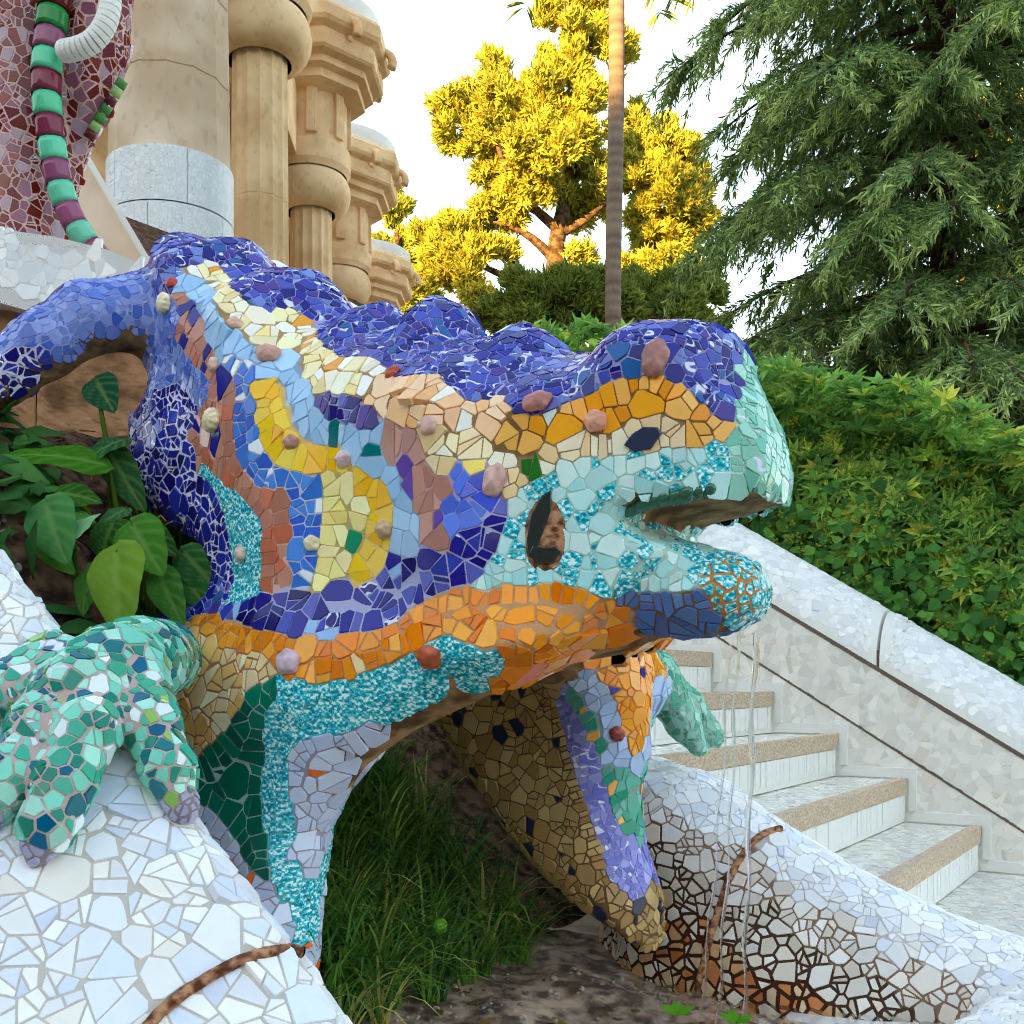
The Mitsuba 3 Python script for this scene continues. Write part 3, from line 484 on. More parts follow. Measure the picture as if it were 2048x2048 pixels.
v, f, u = submesh(body, ~low); obj('body', (v, f), 'mat_grout', lizard, smooth=True, color=gc[u])
v, f, u = submesh(body, low); obj('belly', (v, f), 'mat_cement', lizard, smooth=True, label='rough brown cement underside and arch edge without tile')
ws = (world(seeds[0]), seeds[1] @ LR, *seeds[2:])
mosaic(lizard, ws, ZONES, 11, 300)
def claw_zone(tips, main):
    tips = np.array(tips)
    def fn(P, N):
        d = np.min(np.linalg.norm(P[:, None] - tips[None], axis=2), axis=1)
        return np.where(d < 0.034, NUM['claw'], NUM[main])
    return fn
hz = claw_zone([local((-0.431, 1.450, 1.422)), local((-0.586, 1.350, 1.382)), local((-0.664, 1.360, 1.423))], 'hand')
def hand_skip(P, N): return (N[:, 2] < -0.75)
hs = scatter(hand, hz, ZONES, 5, None, hand_skip)
hk = obj('foreleg', to_world(hand), 'mat_grout', lizard, smooth=True, color=grouted(hand, hs, ZONES), label='green mosaic foreleg with splayed toes resting on the white parapet')
hw = (world(hs[0]), hs[1] @ LR, *hs[2:]); mosaic(hk, hw, ZONES, 12, 300)
fs = scatter(farhand, lambda P, N: np.full(len(P), NUM['farhand']), ZONES, 6, None, hand_skip)
fk = obj('foreleg', to_world(farhand), 'mat_grout', lizard, smooth=True, color=grouted(farhand, fs, ZONES), label='pale green far foreleg gripping the farther parapet')
fw = (world(fs[0]), fs[1] @ LR, *fs[2:]); mosaic(fk, fw, ZONES, 13, 60)
# ---------------------------------------------------------------- ground, hills, planting bed, basin
def box(lo, hi): return vf(trimesh.creation.box(bounds=[lo, hi]))
def prism(poly, h0, h1, frame):
    """a side-elevation outline (a, z) pushed out from w = h0 to h1 in the lizard's axes; frame() turns (a, w, z) into world"""
    g = shapely.Polygon(poly).buffer(0); m = trimesh.creation.extrude_polygon(g, h1 - h0, engine='earcut')
    v = np.array(m.vertices); return frame(np.stack([v[:, 0], v[:, 2] + h0, v[:, 1]], -1)), np.array(m.faces)[:, ::-1]
def tube(pts, rad, sides=12, cap=True):
    p = np.asarray(pts, float); r = np.broadcast_to(np.asarray(rad, float), (len(p),)); t = unit(np.gradient(p, axis=0))
    a = np.cross(t[0], [0, 0, 1.0] if abs(t[0, 2]) < 0.9 else [1.0, 0, 0]); A = []
    for k in range(len(p)):
        a = unit(a - (a @ t[k]) * t[k]); A.append(a)
    A = np.array(A); B = np.cross(t, A); th = np.arange(sides) * 2 * np.pi / sides
    v = (p[:, None] + r[:, None, None] * (np.cos(th)[None, :, None] * A[:, None] + np.sin(th)[None, :, None] * B[:, None])).reshape(-1, 3)
    i, j = np.meshgrid(np.arange(len(p) - 1), np.arange(sides), indexing='ij'); j2 = (j + 1) % sides
    q = np.stack([i * sides + j, i * sides + j2, (i + 1) * sides + j2, (i + 1) * sides + j], -1).reshape(-1, 4)
    f = np.vstack([q[:, [0, 1, 2]], q[:, [0, 2, 3]]])
    if cap:
        n = len(v); v = np.vstack([v, p[:1], p[-1:]]); k = np.arange(sides); k2 = (k + 1) % sides; e = (len(p) - 1) * sides
        f = np.vstack([f, np.stack([k2, k, np.full(sides, n)], 1), np.stack([e + k, e + k2, np.full(sides, n + 1)], 1)])
    return v, f
def sheet(fn, us, vs):
    U, V_ = np.meshgrid(us, vs, indexing='ij'); v = fn(U.ravel(), V_.ravel()); n, m = len(us), len(vs)
    i, j = np.meshgrid(np.arange(n - 1), np.arange(m - 1), indexing='ij'); k = (i * m + j).ravel()
    f = np.vstack([np.stack([k, k + m, k + m + 1], 1), np.stack([k, k + m + 1, k + 1], 1)])
    return v, f
def sstep(a, b, x): t = np.clip((x - a) / (b - a), 0, 1); return t * t * (3 - 2 * t)
scene['mat_paving'] = bs(rock((120, 108, 92), (160, 148, 130), 3.0), 0.9, 0.3)
scene['mat_added_hill'] = bs(rock((60, 72, 38), (104, 98, 62), 0.15), 0.95, 0.1)
scene['mat_soil'] = {'type': 'bumpmap', 'bump': mikit.proc(lambda p, n, uv: 0.02 * mikit.fbm(p.x * 60, p.y * 60, p.z * 60, 4)), 'scale': 1.0, 'bsdf': bs(rock((44, 32, 24), (112, 84, 64), 38.0), 0.95, 0.15)}
scene['mat_silt'] = {'type': 'bumpmap', 'bump': mikit.proc(lambda p, n, uv: 0.012 * mikit.fbm(p.x * 50, p.y * 50, p.z * 50, 4)), 'scale': 1.0, 'bsdf': bs(rock((84, 68, 56), (176, 150, 128), 30.0), 0.6, 0.4)}
v, f = sheet(lambda x, y: np.stack([x, y, 0 * x], -1), np.linspace(-1500, 1500, 7), np.linspace(-1500, 1500, 7)); obj('ground', (v, f), 'mat_paving', kind='structure')
# unseen ridge added behind the photographer to keep the low sun off the stairs
def ridge(s, t):
    d = unit(SUN[:2]); e = np.array([-d[1], d[0]]); c = d[None] * (70 + t[:, None]) + e[None] * s[:, None]
    z = 47.4 * np.exp(-((t - 40) / 30) ** 2) * (1 - 0.6 * sstep(180, 420, np.abs(s))) + 5 * (meshkit.fbm(np.stack([s / 40, t / 40, 0 * s], -1), 3, 4) - 0.5)
    return np.stack([c[:, 0], c[:, 1], np.where((t < 1) | (t > 139), -1, z)], -1)
obj('added_hills', sheet(ridge, np.linspace(-450, 450, 91), np.linspace(0, 140, 29)), 'mat_added_hill', smooth=True, kind='structure')
def bed_height(a, w):
    S = np.maximum(sstep(-0.74, -1.0, a), sstep(-0.24, -0.33, w) * sstep(-0.60, -0.82, a))
    z = -0.86 * a - 0.93 + 0.50 * S
    z = np.minimum(np.maximum(z, -0.665), 0.60 + 0.15 * w); n = np.stack([a * 9, w * 9, 0 * a], -1)
    return z + 0.045 * (meshkit.fbm(n, 4, 2) - 0.5)
def bed(a, w): return world(np.stack([a, w, bed_height(a, w)], -1))
obj('planting_bed', sheet(bed, np.linspace(-2.3, -0.36, 110), np.linspace(-0.67, 0.95, 90)), 'mat_soil', smooth=True, kind='structure')
def floor_(a, w):
    z = -0.672 + 0.05 * (meshkit.fbm(np.stack([a * 7, w * 7, 0 * a], -1), 4, 8) - 0.5) + 0.02 * sstep(0.05, -0.4, a) - 0.022 * sstep(-0.16, 0.10, a)
    return world(np.stack([a, w, z], -1))
obj('basin_floor', sheet(floor_, np.linspace(-0.46, 0.95, 90), np.linspace(-0.78, 0.80, 90)), 'mat_silt', smooth=True, kind='structure')
scene['mat_water'] = {'type': 'thindielectric', 'int_ior': 1.33}
obj('basin_water', sheet(lambda a, w: world(np.stack([a, w, 0 * a - 0.676], -1)), np.linspace(-0.3, 0.9, 4), np.linspace(-0.72, 0.74, 4)), 'mat_water', kind='structure')
# ---------------------------------------------------------------- near parapet (the lizard's foot rests on it)
NEARZ = [Z([(240,242,246,3), (230,236,246,2), (246,246,243,2), (218,227,244,1), (240,235,224,.6)], .035, .0029, (196,189,178), split=.70)]
prof = shapely.Polygon([(-0.655, -1.3), (-0.655, -0.262), (-0.705, -0.245), (-0.78, -0.300), (-0.93, -0.405), (-1.12, -0.570), (-1.30, -0.80), (-1.36, -1.3)]).buffer(-0.06).buffer(0.06).buffer(0.03).buffer(-0.03)
ring = np.array(prof.exterior.coords)[:-1]; ln = shapely.LineString(np.vstack([ring, ring[:1]])); ring = np.array([ln.interpolate(x).coords[0] for x in np.linspace(0, ln.length, 121)[:-1]])
aa = np.linspace(-2.6, 0.62, 130)
def near_wall():
    A_, k = np.meshgrid(aa, np.arange(len(ring)), indexing='ij'); A_, k = A_.ravel(), k.ravel()
    drop = -0.86 * A_ - 0.25 * np.maximum(A_ - 0.12, 0) ** 1.5
    p = np.stack([A_, ring[k, 0], ring[k, 1] + drop], -1)
    p[:, 1:] += 0.012 * (np.stack([meshkit.fbm(p * 5, 2, 3), meshkit.fbm(p * 5, 2, 4)], -1) - 0.5)
    n, m = len(aa), len(ring); i, j = np.meshgrid(np.arange(n - 1), np.arange(m), indexing='ij'); j2 = (j + 1) % m
    q = np.stack([i * m + j, i * m + j2, (i + 1) * m + j2, (i + 1) * m + j], -1).reshape(-1, 4)
    f = np.vstack([q[:, [0, 1, 2]], q[:, [0, 2, 3]]])
    mm = trimesh.Trimesh(world(p), f, process=False); return mm
nw = near_wall()
if nw.volume < 0: nw.invert()
parapet = thing('parapet', 'rounded white broken-tile parapet under the splayed green lizard foot, in the near left corner', 'parapet')
def box_zone(amin, amax, fn=None):
    def zf(P, N):
        l = local(P); return np.where((l[:, 0] > amin) & (l[:, 0] < amax) & (N[:, 2] > -0.3), 0 if fn is None else fn(P, N, l), -1)
    return zf
SEAM = [(-0.408, 1.200, 1.212), (-0.386, 1.200, 1.238), (-0.363, 1.220, 1.256), (-0.340, 1.245, 1.268), (-0.318, 1.275, 1.276), (-0.295, 1.310, 1.277), (-0.273, 1.345, 1.272), (-0.261, 1.370, 1.265)]
def drop_on(mesh, pts, lift=0.0):
    """moves points onto the mesh along the line of sight of a walker standing at the basin"""
    o = np.tile(CAM, (len(pts), 1)); d = unit(np.asarray(pts) - CAM)
    loc, ir, it = mesh.ray.intersects_location(o, d, multiple_hits=False); out = np.array(pts, float)
    out[ir] = loc + mesh.face_normals[it] * lift
    return out
seam = drop_on(nw, np.array(SEAM), 0.004)
ss = scatter(nw, box_zone(-1.9, 0.5), NEARZ, 21, None, None)
keep = cKDTree(np.vstack([seam[:-1] + (seam[1:] - seam[:-1]) * t for t in np.linspace(0, 1, 8)])).query(ss[0])[0] > 0.022; ss = tuple(x[keep] for x in ss)
obj('core', nw, 'mat_grout', parapet, smooth=True, color=np.tile(NEARZ[0]['grout'], (len(nw.vertices), 1)))
mosaic(parapet, ss, NEARZ, 22, 300, uneven=0.34)
scene['mat_rust'] = {'type': 'bumpmap', 'bump': mikit.proc(lambda p, n, uv: 0.006 * mikit.fbm(p.x * 160, p.y * 160, p.z * 160, 3)), 'scale': 1.0, 'bsdf': bs(rock((92, 52, 34), (188, 140, 104), 90.0), 0.9, 0.2)}
obj('joint_strip', tube(seam, 0.0075, 10), 'mat_rust', parapet, smooth=True, label='rusty brown expansion joint curving over the white tiles')
# ---------------------------------------------------------------- far parapet and the low rim in front of the basin
FARZ = [Z([(242,243,243,3), (234,237,242,2), (247,245,239,2), (224,230,241,.8)], .028, .0022, (196,190,186)),
        Z([(236,234,228,2), (226,216,202,1.4), (228,222,212,1.4)], .030, .0040, (136,110,90)),
        Z([(226,222,212,2), (210,200,184,2), (220,208,190,1.4), (206,196,176,1)], .030, .0058, (70,50,36)),
        Z([(224,212,194,2), (212,188,152,1.6), (206,160,114,1.2), (232,224,210,1.2), (196,128,80,1.0), (176,104,60,.4)], .031, .0074, (64,34,18))]
FT0, FT1 = local((0.438, 2.720, 1.377)), local((0.813, 2.500, 1.154))
def far_wall(h=0.012):
    pts = [(0.344, 2.860, 1.225), (0.430, 2.750, 1.181), (0.620, 2.600, 1.045), (0.821, 2.450, 0.945), (1.007, 2.360, 0.886), (1.237, 2.300, 0.849)]
    low = [(0.384, 2.800, 0.949), (0.442, 2.660, 0.949), (0.584, 2.500, 0.934), (0.758, 2.400, 0.851), (0.942, 2.340, 0.751), (1.148, 2.300, 0.699)]
    rim = [(1.286, 2.250, 0.872), (1.058, 2.100, 0.860), (0.856, 1.920, 0.845), (0.602, 1.700, 0.804), (0.242, 1.500, 0.724), (-0.100, 1.250, 0.689)]
    allp = np.array(pts + low + rim); lo, hi = allp.min(0) - 0.3, allp.max(0) + 0.3
    ax, X = grid(lo, hi, h)
    F = capsule(X, pts, [0.185, 0.20, 0.20, 0.19, 0.18, 0.17])
    F = smin(F, capsule(X, low, [0.16, 0.18, 0.18, 0.16, 0.13, 0.13]), 0.06)
    F = smin(F, capsule(X, rim, [0.17, 0.165, 0.16, 0.16, 0.16, 0.16]), 0.10)
    return surface(F, lo, h, 4)
fw_ = far_wall()
def stain(P): return meshkit.fbm(P * np.array([14, 14, 5.0]), 3, 9)
def far_zone(P, N):
    l = local(P); s = stain(P)
    drop = l[:, 2] - (FT0[2] + (FT1[2] - FT0[2]) * (l[:, 0] - FT0[0]) / (FT1[0] - FT0[0])) + 0.10 * (s - 0.5)
    out = np.where(drop < -0.23, 3, np.where(drop < -0.13, 2, np.where(drop < -0.065, 1, 0)))
    return np.where(l[:, 0] > 0.86 + 0.2 * (s - 0.5), 0, out)
def far_skip(P, N):
    l = local(P); return (N[:, 2] < -0.6) | (l[:, 0] < -0.5) | (P[:, 2] < 0.85)
basin_wall = thing('basin_wall', 'bulging white tile basin wall with dark rusty joints, below the stairs on the right', 'wall')
fs2 = scatter(fw_, far_zone, FARZ, 31, None, far_skip)
LINE = [(0.598, 2.450, 1.274), (0.556, 2.400, 1.273), (0.526, 2.400, 1.253), (0.498, 2.400, 1.215), (0.473, 2.400, 1.166), (0.452, 2.400, 1.100), (0.433, 2.400, 1.032), (0.419, 2.400, 0.975), (0.408, 2.400, 0.931)]
ln2 = drop_on(fw_, np.array(LINE), 0.004); keep = cKDTree(np.vstack([ln2[:-1] + (ln2[1:] - ln2[:-1]) * t for t in np.linspace(0, 1, 8)])).query(fs2[0])[0] > 0.018; fs2 = tuple(x[keep] for x in fs2)
obj('core', fw_, 'mat_grout', basin_wall, smooth=True, color=grouted(fw_, fs2, FARZ))
mosaic(basin_wall, fs2, FARZ, 32, 300, uneven=0.32, height=0.002)
obj('joint_strip', tube(ln2, 0.0085, 8), 'mat_rust', basin_wall, smooth=True, label='dark expansion joint running down the bulging wall')
# ---------------------------------------------------------------- staircase and its flank wall
scene['mat_white'] = bs(srgb(226, 226, 220), 0.35, 0.4)
scene['mat_nosing'] = {'type': 'bumpmap', 'bump': mikit.proc(lambda p, n, uv: 0.004 * mikit.fbm(p.x * 120, p.y * 120, p.z * 120, 3)), 'scale': 1.0, 'bsdf': bs(rock((168, 148, 126), (202, 182, 158), 150.0), 0.9, 0.2)}
scene['mat_joint'] = bs(srgb(104, 92, 82), 0.9, 0.1)
RUN, RISE, A0, Z0, WW = 0.26, 0.162, -0.2006, -0.197, 2.606
stairs = thing('staircase', 'flight of white tiled steps with rough brown nosings climbing behind the lizard', 'stairs')
TREADZ = [Z([(214,212,202,2), (200,200,194,1.5), (218,210,194,1.2)], .034, .0026, (172,160,142))]
def flat_tiles(corner, eu, ev, nu, nv, zset, seed, jitter=0.36, inset=None):
    """seeds on a flat patch"""
    rs = np.random.default_rng(seed); r = zset['r']; n = int(nu / r) + 1, int(nv / r) + 1
    i, j = np.meshgrid((np.arange(n[0]) + .5) / n[0] * nu, (np.arange(n[1]) + .5) / n[1] * nv, indexing='ij')
    q = np.stack([i.ravel(), j.ravel()], -1) + rs.uniform(-jitter, jitter, (n[0] * n[1], 2)) * r
    return corner + q[:, :1] * eu + q[:, 1:] * ev
tp = []
for i in range(-9, 4):
    a, z = A0 + RUN * i, Z0 - RISE * i; wl = 0.85 if i < 3 else 0.5
    a1 = a - RUN if i < 3 else a - RUN; a_end = a if i < 3 else a + 1.6
    obj('step', (lambda b: (world(b[0]), b[1]))(box([a - RUN - 0.02, wl, z - RISE], [a_end - 0.004, WW - 0.002, z - 0.006])), 'mat_white', stairs)
    if i < 3:
        n_ = (lambda b: (world(b[0]), b[1]))(box([a - 0.030, wl, z - 0.056], [a + 0.008, WW - 0.028, z + 0.004])); obj('nosing', n_, 'mat_nosing', stairs)
    if i >= -2:
        tp.append(flat_tiles(np.array([a - RUN + 0.012, 1.1, z - 0.006]), np.array([1.0, 0, 0]), np.array([0, 1.0, 0]), (a_end - a) + RUN - 0.05, WW - 0.05 - 1.1, TREADZ[0], 100 + i))
    if -4 <= i < 3:      # riser: a row of upright white strips, each a chip of tile
        rs = np.random.default_rng(200 + i); w = 1.0; strips, low = [], []
        while w < WW - 0.06:
            d = rs.uniform(0.018, 0.042); t_ = rs.uniform(0, 0.003)
            strips.append(box([a - 0.003, w, z - RISE + 0.020], [a + 0.003 + t_, w + d - 0.0016, z - 0.059])); w += d
        v, f = cat(strips); obj('riser_strip', (world(v), f), 'mat_white', stairs, kind='stuff')
tp = np.vstack(tp); mosaic(stairs, (world(tp), np.tile([0, 0, 1.0], (len(tp), 1)), np.zeros(len(tp), int)), TREADZ, 41, 120, height=0.002, piece='tread_tile', rest='tread_mosaic')
flank = thing('flank_wall', 'low sloping white mosaic wall with rounded coping, between the stairs and the hedge', 'wall')
zn = lambda a: Z0 - 0.623 * (a - A0)
aL, aR = -3.4, 1.9
def band(lo, hi, w0, w1): return prism([(aL, zn(aL) + lo), (aR, zn(aR) + lo), (aR, zn(aR) + hi), (aL, zn(aL) + hi)], w0, w1, world)
obj('core', band(-1.2, 0.42, WW + 0.006, WW + 0.34), 'mat_joint', flank)
PANELZ = [Z([(230,227,218,2), (224,222,214,1.4), (233,229,219,1.4), (224,216,202,.5)], .040, .0016, (196,184,166)), Z([(234,236,236,2), (228,232,234,1.6), (240,241,239,1.2)], .026, .0014, (184,188,190))]
obj('lower_panel', band(-0.6, 0.076, WW, WW + 0.03), 'mat_white', flank); obj('upper_panel', band(0.089, 0.338, WW, WW + 0.03), 'mat_white', flank)
rs = np.random.default_rng(5); P_ = []
for lo, hi in ((-0.12, 0.060), (0.105, 0.320)):
    n = int((1.6 + 1.2) * (hi - lo) / 0.042 ** 2 * 1.1); nv = max(int((hi - lo) / 0.042), 1); nu = n // nv
    for j in range(nv):
        a = -1.3 + (np.arange(nu) + rs.uniform(-.4, .4, nu)) * (2.8 / nu); P_.append(np.stack([a, np.full(nu, WW - 0.0003), zn(a) + lo + (j + 0.5 + rs.uniform(-.36, .36, nu)) * (hi - lo) / nv], -1))
P_ = np.vstack(P_); ok = np.ones(len(P_), bool)
mosaic(flank, (world(P_), np.tile(-LW, (len(P_), 1)), np.zeros(len(P_), int)), PANELZ, 51, 200, height=0.0010, rest='panel_mosaic')
for z0, z1 in ((0.078, 0.087), (0.341, 0.359)): obj('mortar_joint', band(z0, z1, WW - 0.0050, WW + 0.02), 'mat_joint', flank)
# rounded coping in lengths, open joints between them
th = np.linspace(-0.02, math.pi + 0.2, 17); cop = np.stack([WW + 0.185 - 0.190 * np.cos(th), 0.362 + 0.225 * np.sin(th)], -1)
cuts = [-3.4, -2.6, -1.72, -0.935, -0.045, 0.9, 1.9]; cm = []
for c0, c1 in zip(cuts[:-1], cuts[1:]):
    A_ = np.linspace(c0 + 0.006, c1 - 0.006, 12); n, m = len(A_), len(cop)
    p = np.array([[a, w, zn(a) + z] for a in A_ for w, z in cop]); i, j = np.meshgrid(np.arange(n - 1), np.arange(m - 1), indexing='ij'); k = (i * m + j).ravel()
    f = np.vstack([np.stack([k, k + m + 1, k + m], 1), np.stack([k, k + 1, k + m + 1], 1)])
    e0 = np.arange(m - 2) + 1; f = np.vstack([f, np.stack([0 * e0, e0 + 1, e0], 1), np.stack([0 * e0 + (n - 1) * m, e0 + (n - 1) * m, e0 + 1 + (n - 1) * m], 1)])
    mm = trimesh.Trimesh(world(p), f, process=False)
    if (mm.face_normals[:, 2] * mm.area_faces).sum() < 0: mm.invert()
    obj('coping', mm, 'mat_white', flank, smooth=40); cm.append(mm)
cmm = trimesh.util.concatenate(cm)
COPZ = [PANELZ[1], {**PANELZ[1], 'ghost': True}]
def cz(P, N):
    l = local(P); ok = (l[:, 2] - zn(l[:, 0]) > 0.385) & (np.min([abs(l[:, 0] - c) for c in cuts], axis=0) > 0.026)
    return np.where((l[:, 0] < -1.4) | (l[:, 0] > 0.85) | (N[:, 2] < -0.1), -1, np.where(ok, 0, 1))
cs = scatter(cmm, cz, COPZ, 61, None, None); mosaic(flank, cs, COPZ, 62, 100, height=0.0005, rest='coping_mosaic')
# stepped white trim where the flank wall meets the steps
for i in range(-4, 4):
    a, z = A0 + RUN * i, Z0 - RISE * i; a2 = a if i < 3 else a + 1.0
    obj('trim', prism([(a - RUN + 0.004, z + 0.002), (a2 + 0.012, z + 0.002), (a2 + 0.012, z - RISE + 0.042), (a2 + 0.040, z - RISE + 0.042), (a2 + 0.040, z + 0.040), (a - RUN + 0.034, z + 0.040)] if i < 3 else [(a - RUN + 0.004, z + 0.002), (a2, z + 0.002), (a2, z + 0.04), (a - RUN + 0.034, z + 0.04)], WW - 0.014, WW - 0.0005, world), 'mat_white', flank)
# ---------------------------------------------------------------- the columned hall above the stairs
def stone(c0, c1, s):
    a, b, w = (mi.Color3f(*map(float, srgb(*c))) for c in (c0, c1, (150, 116, 80)))
    def fn(p, n, uv):
        base = mikit.mix(a, b, mikit.smoothstep(0.3, 0.7, mikit.fbm(p.x * s, p.y * s, p.z * s, 3)))
        pit = mikit.smoothstep(0.60, 0.72, mikit.fbm(p.x * 17, p.y * 17, p.z * 9, 3)); return base * (1 - 0.2 * pit) + w * (0.2 * pit)
    return bs(mikit.proc(fn), 0.85, 0.25)
scene['mat_sandstone'] = {'type': 'bumpmap', 'bump': mikit.proc(lambda p, n, uv: 0.01 * mikit.fbm(p.x * 12, p.y * 12, p.z * 12, 4)), 'scale': 1.0, 'bsdf': stone((204, 170, 126), (226, 196, 154), 2.2)}
scene['mat_pale_stone'] = {'type': 'bumpmap', 'bump': mikit.proc(lambda p, n, uv: 0.008 * mikit.fbm(p.x * 12, p.y * 12, p.z * 12, 4)), 'scale': 1.0, 'bsdf': stone((198, 172, 142), (226, 206, 180), 1.8)}
def tile_white(p, n, uv):
    a, b, c = mikit.voronoi((p.x + p.y) * 26.0, p.z * 26.0)
    t = mikit.mix(mi.Color3f(0.66, 0.70, 0.72), mi.Color3f(0.78, 0.81, 0.84), c); return mikit.mix(mi.Color3f(0.46, 0.48, 0.48), t, mikit.smoothstep(0.03, 0.09, b - a))
scene['mat_base_tile'] = bs(mikit.proc(tile_white), 0.3, 0.4)
scene['mat_bench'] = bs(srgb(226, 230, 232), 0.3, 0.4)
hall = thing('columned_hall', 'sandstone hall of fluted columns with heavy eight-sided cornices, up on the left', 'building')
def lathe(prof, sides, x, y, flute=0, depth=0.0, rot=0.0):
    """prof: (radius, z) from the bottom up"""
    th = np.arange(sides) * 2 * np.pi / sides + rot; k = 1 - depth * np.abs(np.sin(th * flute / 2)) ** 0.7 if flute else np.ones(sides)
    p = np.array(prof, float); v = np.stack([x + p[:, :1] * k * np.cos(th), y + p[:, :1] * k * np.sin(th), np.broadcast_to(p[:, 1:], (len(p), sides))], -1).reshape(-1, 3)
    i, j = np.meshgrid(np.arange(len(p) - 1), np.arange(sides), indexing='ij'); j2 = (j + 1) % sides
    q = np.stack([i * sides + j, i * sides + j2, (i + 1) * sides + j2, (i + 1) * sides + j], -1).reshape(-1, 4)
    return v, np.vstack([q[:, [0, 1, 2]], q[:, [0, 2, 3]]])
SPOTS = [(-2.984, 9.600, 1.600), (-3.216, 14.000, 1.600), (-3.384, 18.500, 1.600), (-3.587, 22.800, 1.600), (-3.796, 28.500, 1.600)]
def torus_profile(R, r, z0, z1):
    t = np.linspace(-np.pi / 2, np.pi / 2, 11); return [(R - r + r * np.cos(a), (z0 + z1) / 2 + (z1 - z0) / 2 * np.sin(a)) for a in t]
def ornament(x, y, z, ang, s):
    """a curled scroll hanging over the cornice's edge"""
    t = np.linspace(-0.6, 4.6, 26); r = s * (1.0 - 0.13 * t); o = np.array([np.cos(ang), np.sin(ang), 0])
    pts = np.array([x, y, z]) + (r * np.cos(t) - 0.2 * s)[:, None] * o + (r * np.sin(t))[:, None] * LZ
    return tube(pts, np.interp(t, [-0.6, 4.6], [0.075, 0.05]) * s / 0.2, 8)
for k, (x, y, _) in enumerate(SPOTS):
    rb, rt = (0.52, 0.46) if k == 0 else (0.43, 0.355); top = EYE + 8.0
    m_ = 'mat_pale_stone' if k == 0 else 'mat_sandstone'; zb = EYE + 4.465 if k == 0 else 0.2
    c = obj('column', lathe([(rb - (rb - rt) * t - dp, zb + (top - zb) * t + dz) for t in np.linspace(0, 1, 6) for dz, dp in ((-0.008, 0), (-0.004, 0.008), (0.004, 0.008), (0.008, 0))], 112, x, y, 14, 0.04 if k == 0 else 0.10, 0.12 * k), m_, hall, smooth=38)
    if k == 0:
        for z0, z1 in ((0.2, EYE + 3.995), (EYE + 4.005, EYE + 4.465)):
            for q in range(5):
                t0, t1 = q * 2 * np.pi / 5 + 0.9 + (0.6 if z0 > 1 else 0), (q + 1) * 2 * np.pi / 5 + 0.9 - 0.008 + (0.6 if z0 > 1 else 0); th = np.linspace(t0, t1, 16)
                v = np.vstack([np.stack([x + 0.535 * np.cos(th), y + 0.535 * np.sin(th), np.full(16, z)], -1) for z in (z0, z1)] + [np.stack([x + 0.4 * np.cos(th), y + 0.4 * np.sin(th), np.full(16, z1)], -1)])
                i = np.arange(15); f = np.vstack([np.stack([i, i + 1, i + 17], 1), np.stack([i, i + 17, i + 16], 1), np.stack([i + 16, i + 17, i + 33], 1), np.stack([i + 16, i + 33, i + 32], 1)])
                obj('base_tile', (v, f), 'mat_base_tile', c, smooth=40)
    obj('capital_ring', lathe(torus_profile(0.66, 0.26, EYE + 7.90, EYE + 8.58), 40, x, y), 'mat_sandstone', hall, smooth=True)
    if k == 0: continue
    e = obj('entablature', lathe([(0.60, EYE + 8.5), (0.66, EYE + 8.6), (0.66, EYE + 8.90), (0.62, EYE + 8.92), (0.60, EYE + 8.96), (0.60, EYE + 9.75)], 48, x, y), 'mat_sandstone', hall, smooth=30)
    for q in range(8):
        for s_ in (-1.2, -0.4, 0.4, 1.2):
            a = q * np.pi / 4 + 0.2 + s_ * 0.085; o = np.array([np.cos(a), np.sin(a)]); tt = np.array([-np.sin(a), np.cos(a)])
            c4 = [np.array([x, y]) + o * r + tt * w for r in (0.585, 0.665) for w in (-0.021, 0.021)]
            v = np.array([[*p, z] for z in (EYE + 9.0, EYE + 9.72) for p in c4]); obj('triglyph', vf(trimesh.convex.convex_hull(v)), 'mat_sandstone', e)
    cz_ = [(0.62, 9.70), (0.92, 9.78), (0.92, 9.92), (1.06, 9.95), (1.06, 10.06), (1.20, 10.10), (1.24, 10.14), (1.24, 10.36), (1.20, 10.38), (1.20, 10.42), (1.32, 10.48), (1.36, 10.54), (1.36, 10.72), (1.30, 10.80), (0.4, 10.82)]
    cn = obj('cornice', lathe([(r, EYE + z) for r, z in cz_], 8, x, y, rot=0.35), 'mat_sandstone', hall)
    for q in range(8):
        a = 0.35 + (q + 0.5) * np.pi / 4; obj('scroll', ornament(x + 1.22 * np.cos(a), y + 1.22 * np.sin(a), EYE + 10.45, a, 0.2), 'mat_sandstone', cn, smooth=True)
    obj('bench_back', lathe([(1.06, EYE + 10.8), (1.14, EYE + 10.95), (1.16, EYE + 11.10), (1.13, EYE + 11.10), (1.05, EYE + 10.8)], 32, x, y), 'mat_bench', hall, smooth=40)
for p, q in zip(SPOTS[1:-1], SPOTS[2:]):
    p, q = np.array(p)[:2], np.array(q)[:2]; d = unit(q - p); n_ = np.array([-d[1], d[0]])
    v = np.array([[*(c + n_ * s), EYE + z] for c in (p + d * 0.45, q - d * 0.45) for s in (0.15, 0.75) for z in (8.62, 10.4)]); obj('architrave', vf(trimesh.convex.convex_hull(v)), 'mat_sandstone', hall)
back = [(-8.490, 12.000, 1.600), (-6.104, 15.500, 1.600), (-5.044, 19.500, 1.600), (-5.878, 30.000, 1.600), (-6.608, 42.000, 1.600)]
for p, q in zip(back[:-1], back[1:]):
    v = np.array([[*np.array(c)[:2] + o, z] for c in (p, q) for o in (0, -0.4) for z in (0, EYE + 10.7)]); obj('rear_wall', vf(trimesh.convex.convex_hull(v)), 'mat_sandstone', hall)
rl = np.array([np.array(p)[:2] for p in SPOTS]); bl = np.array([np.array(p)[:2] for p in back])
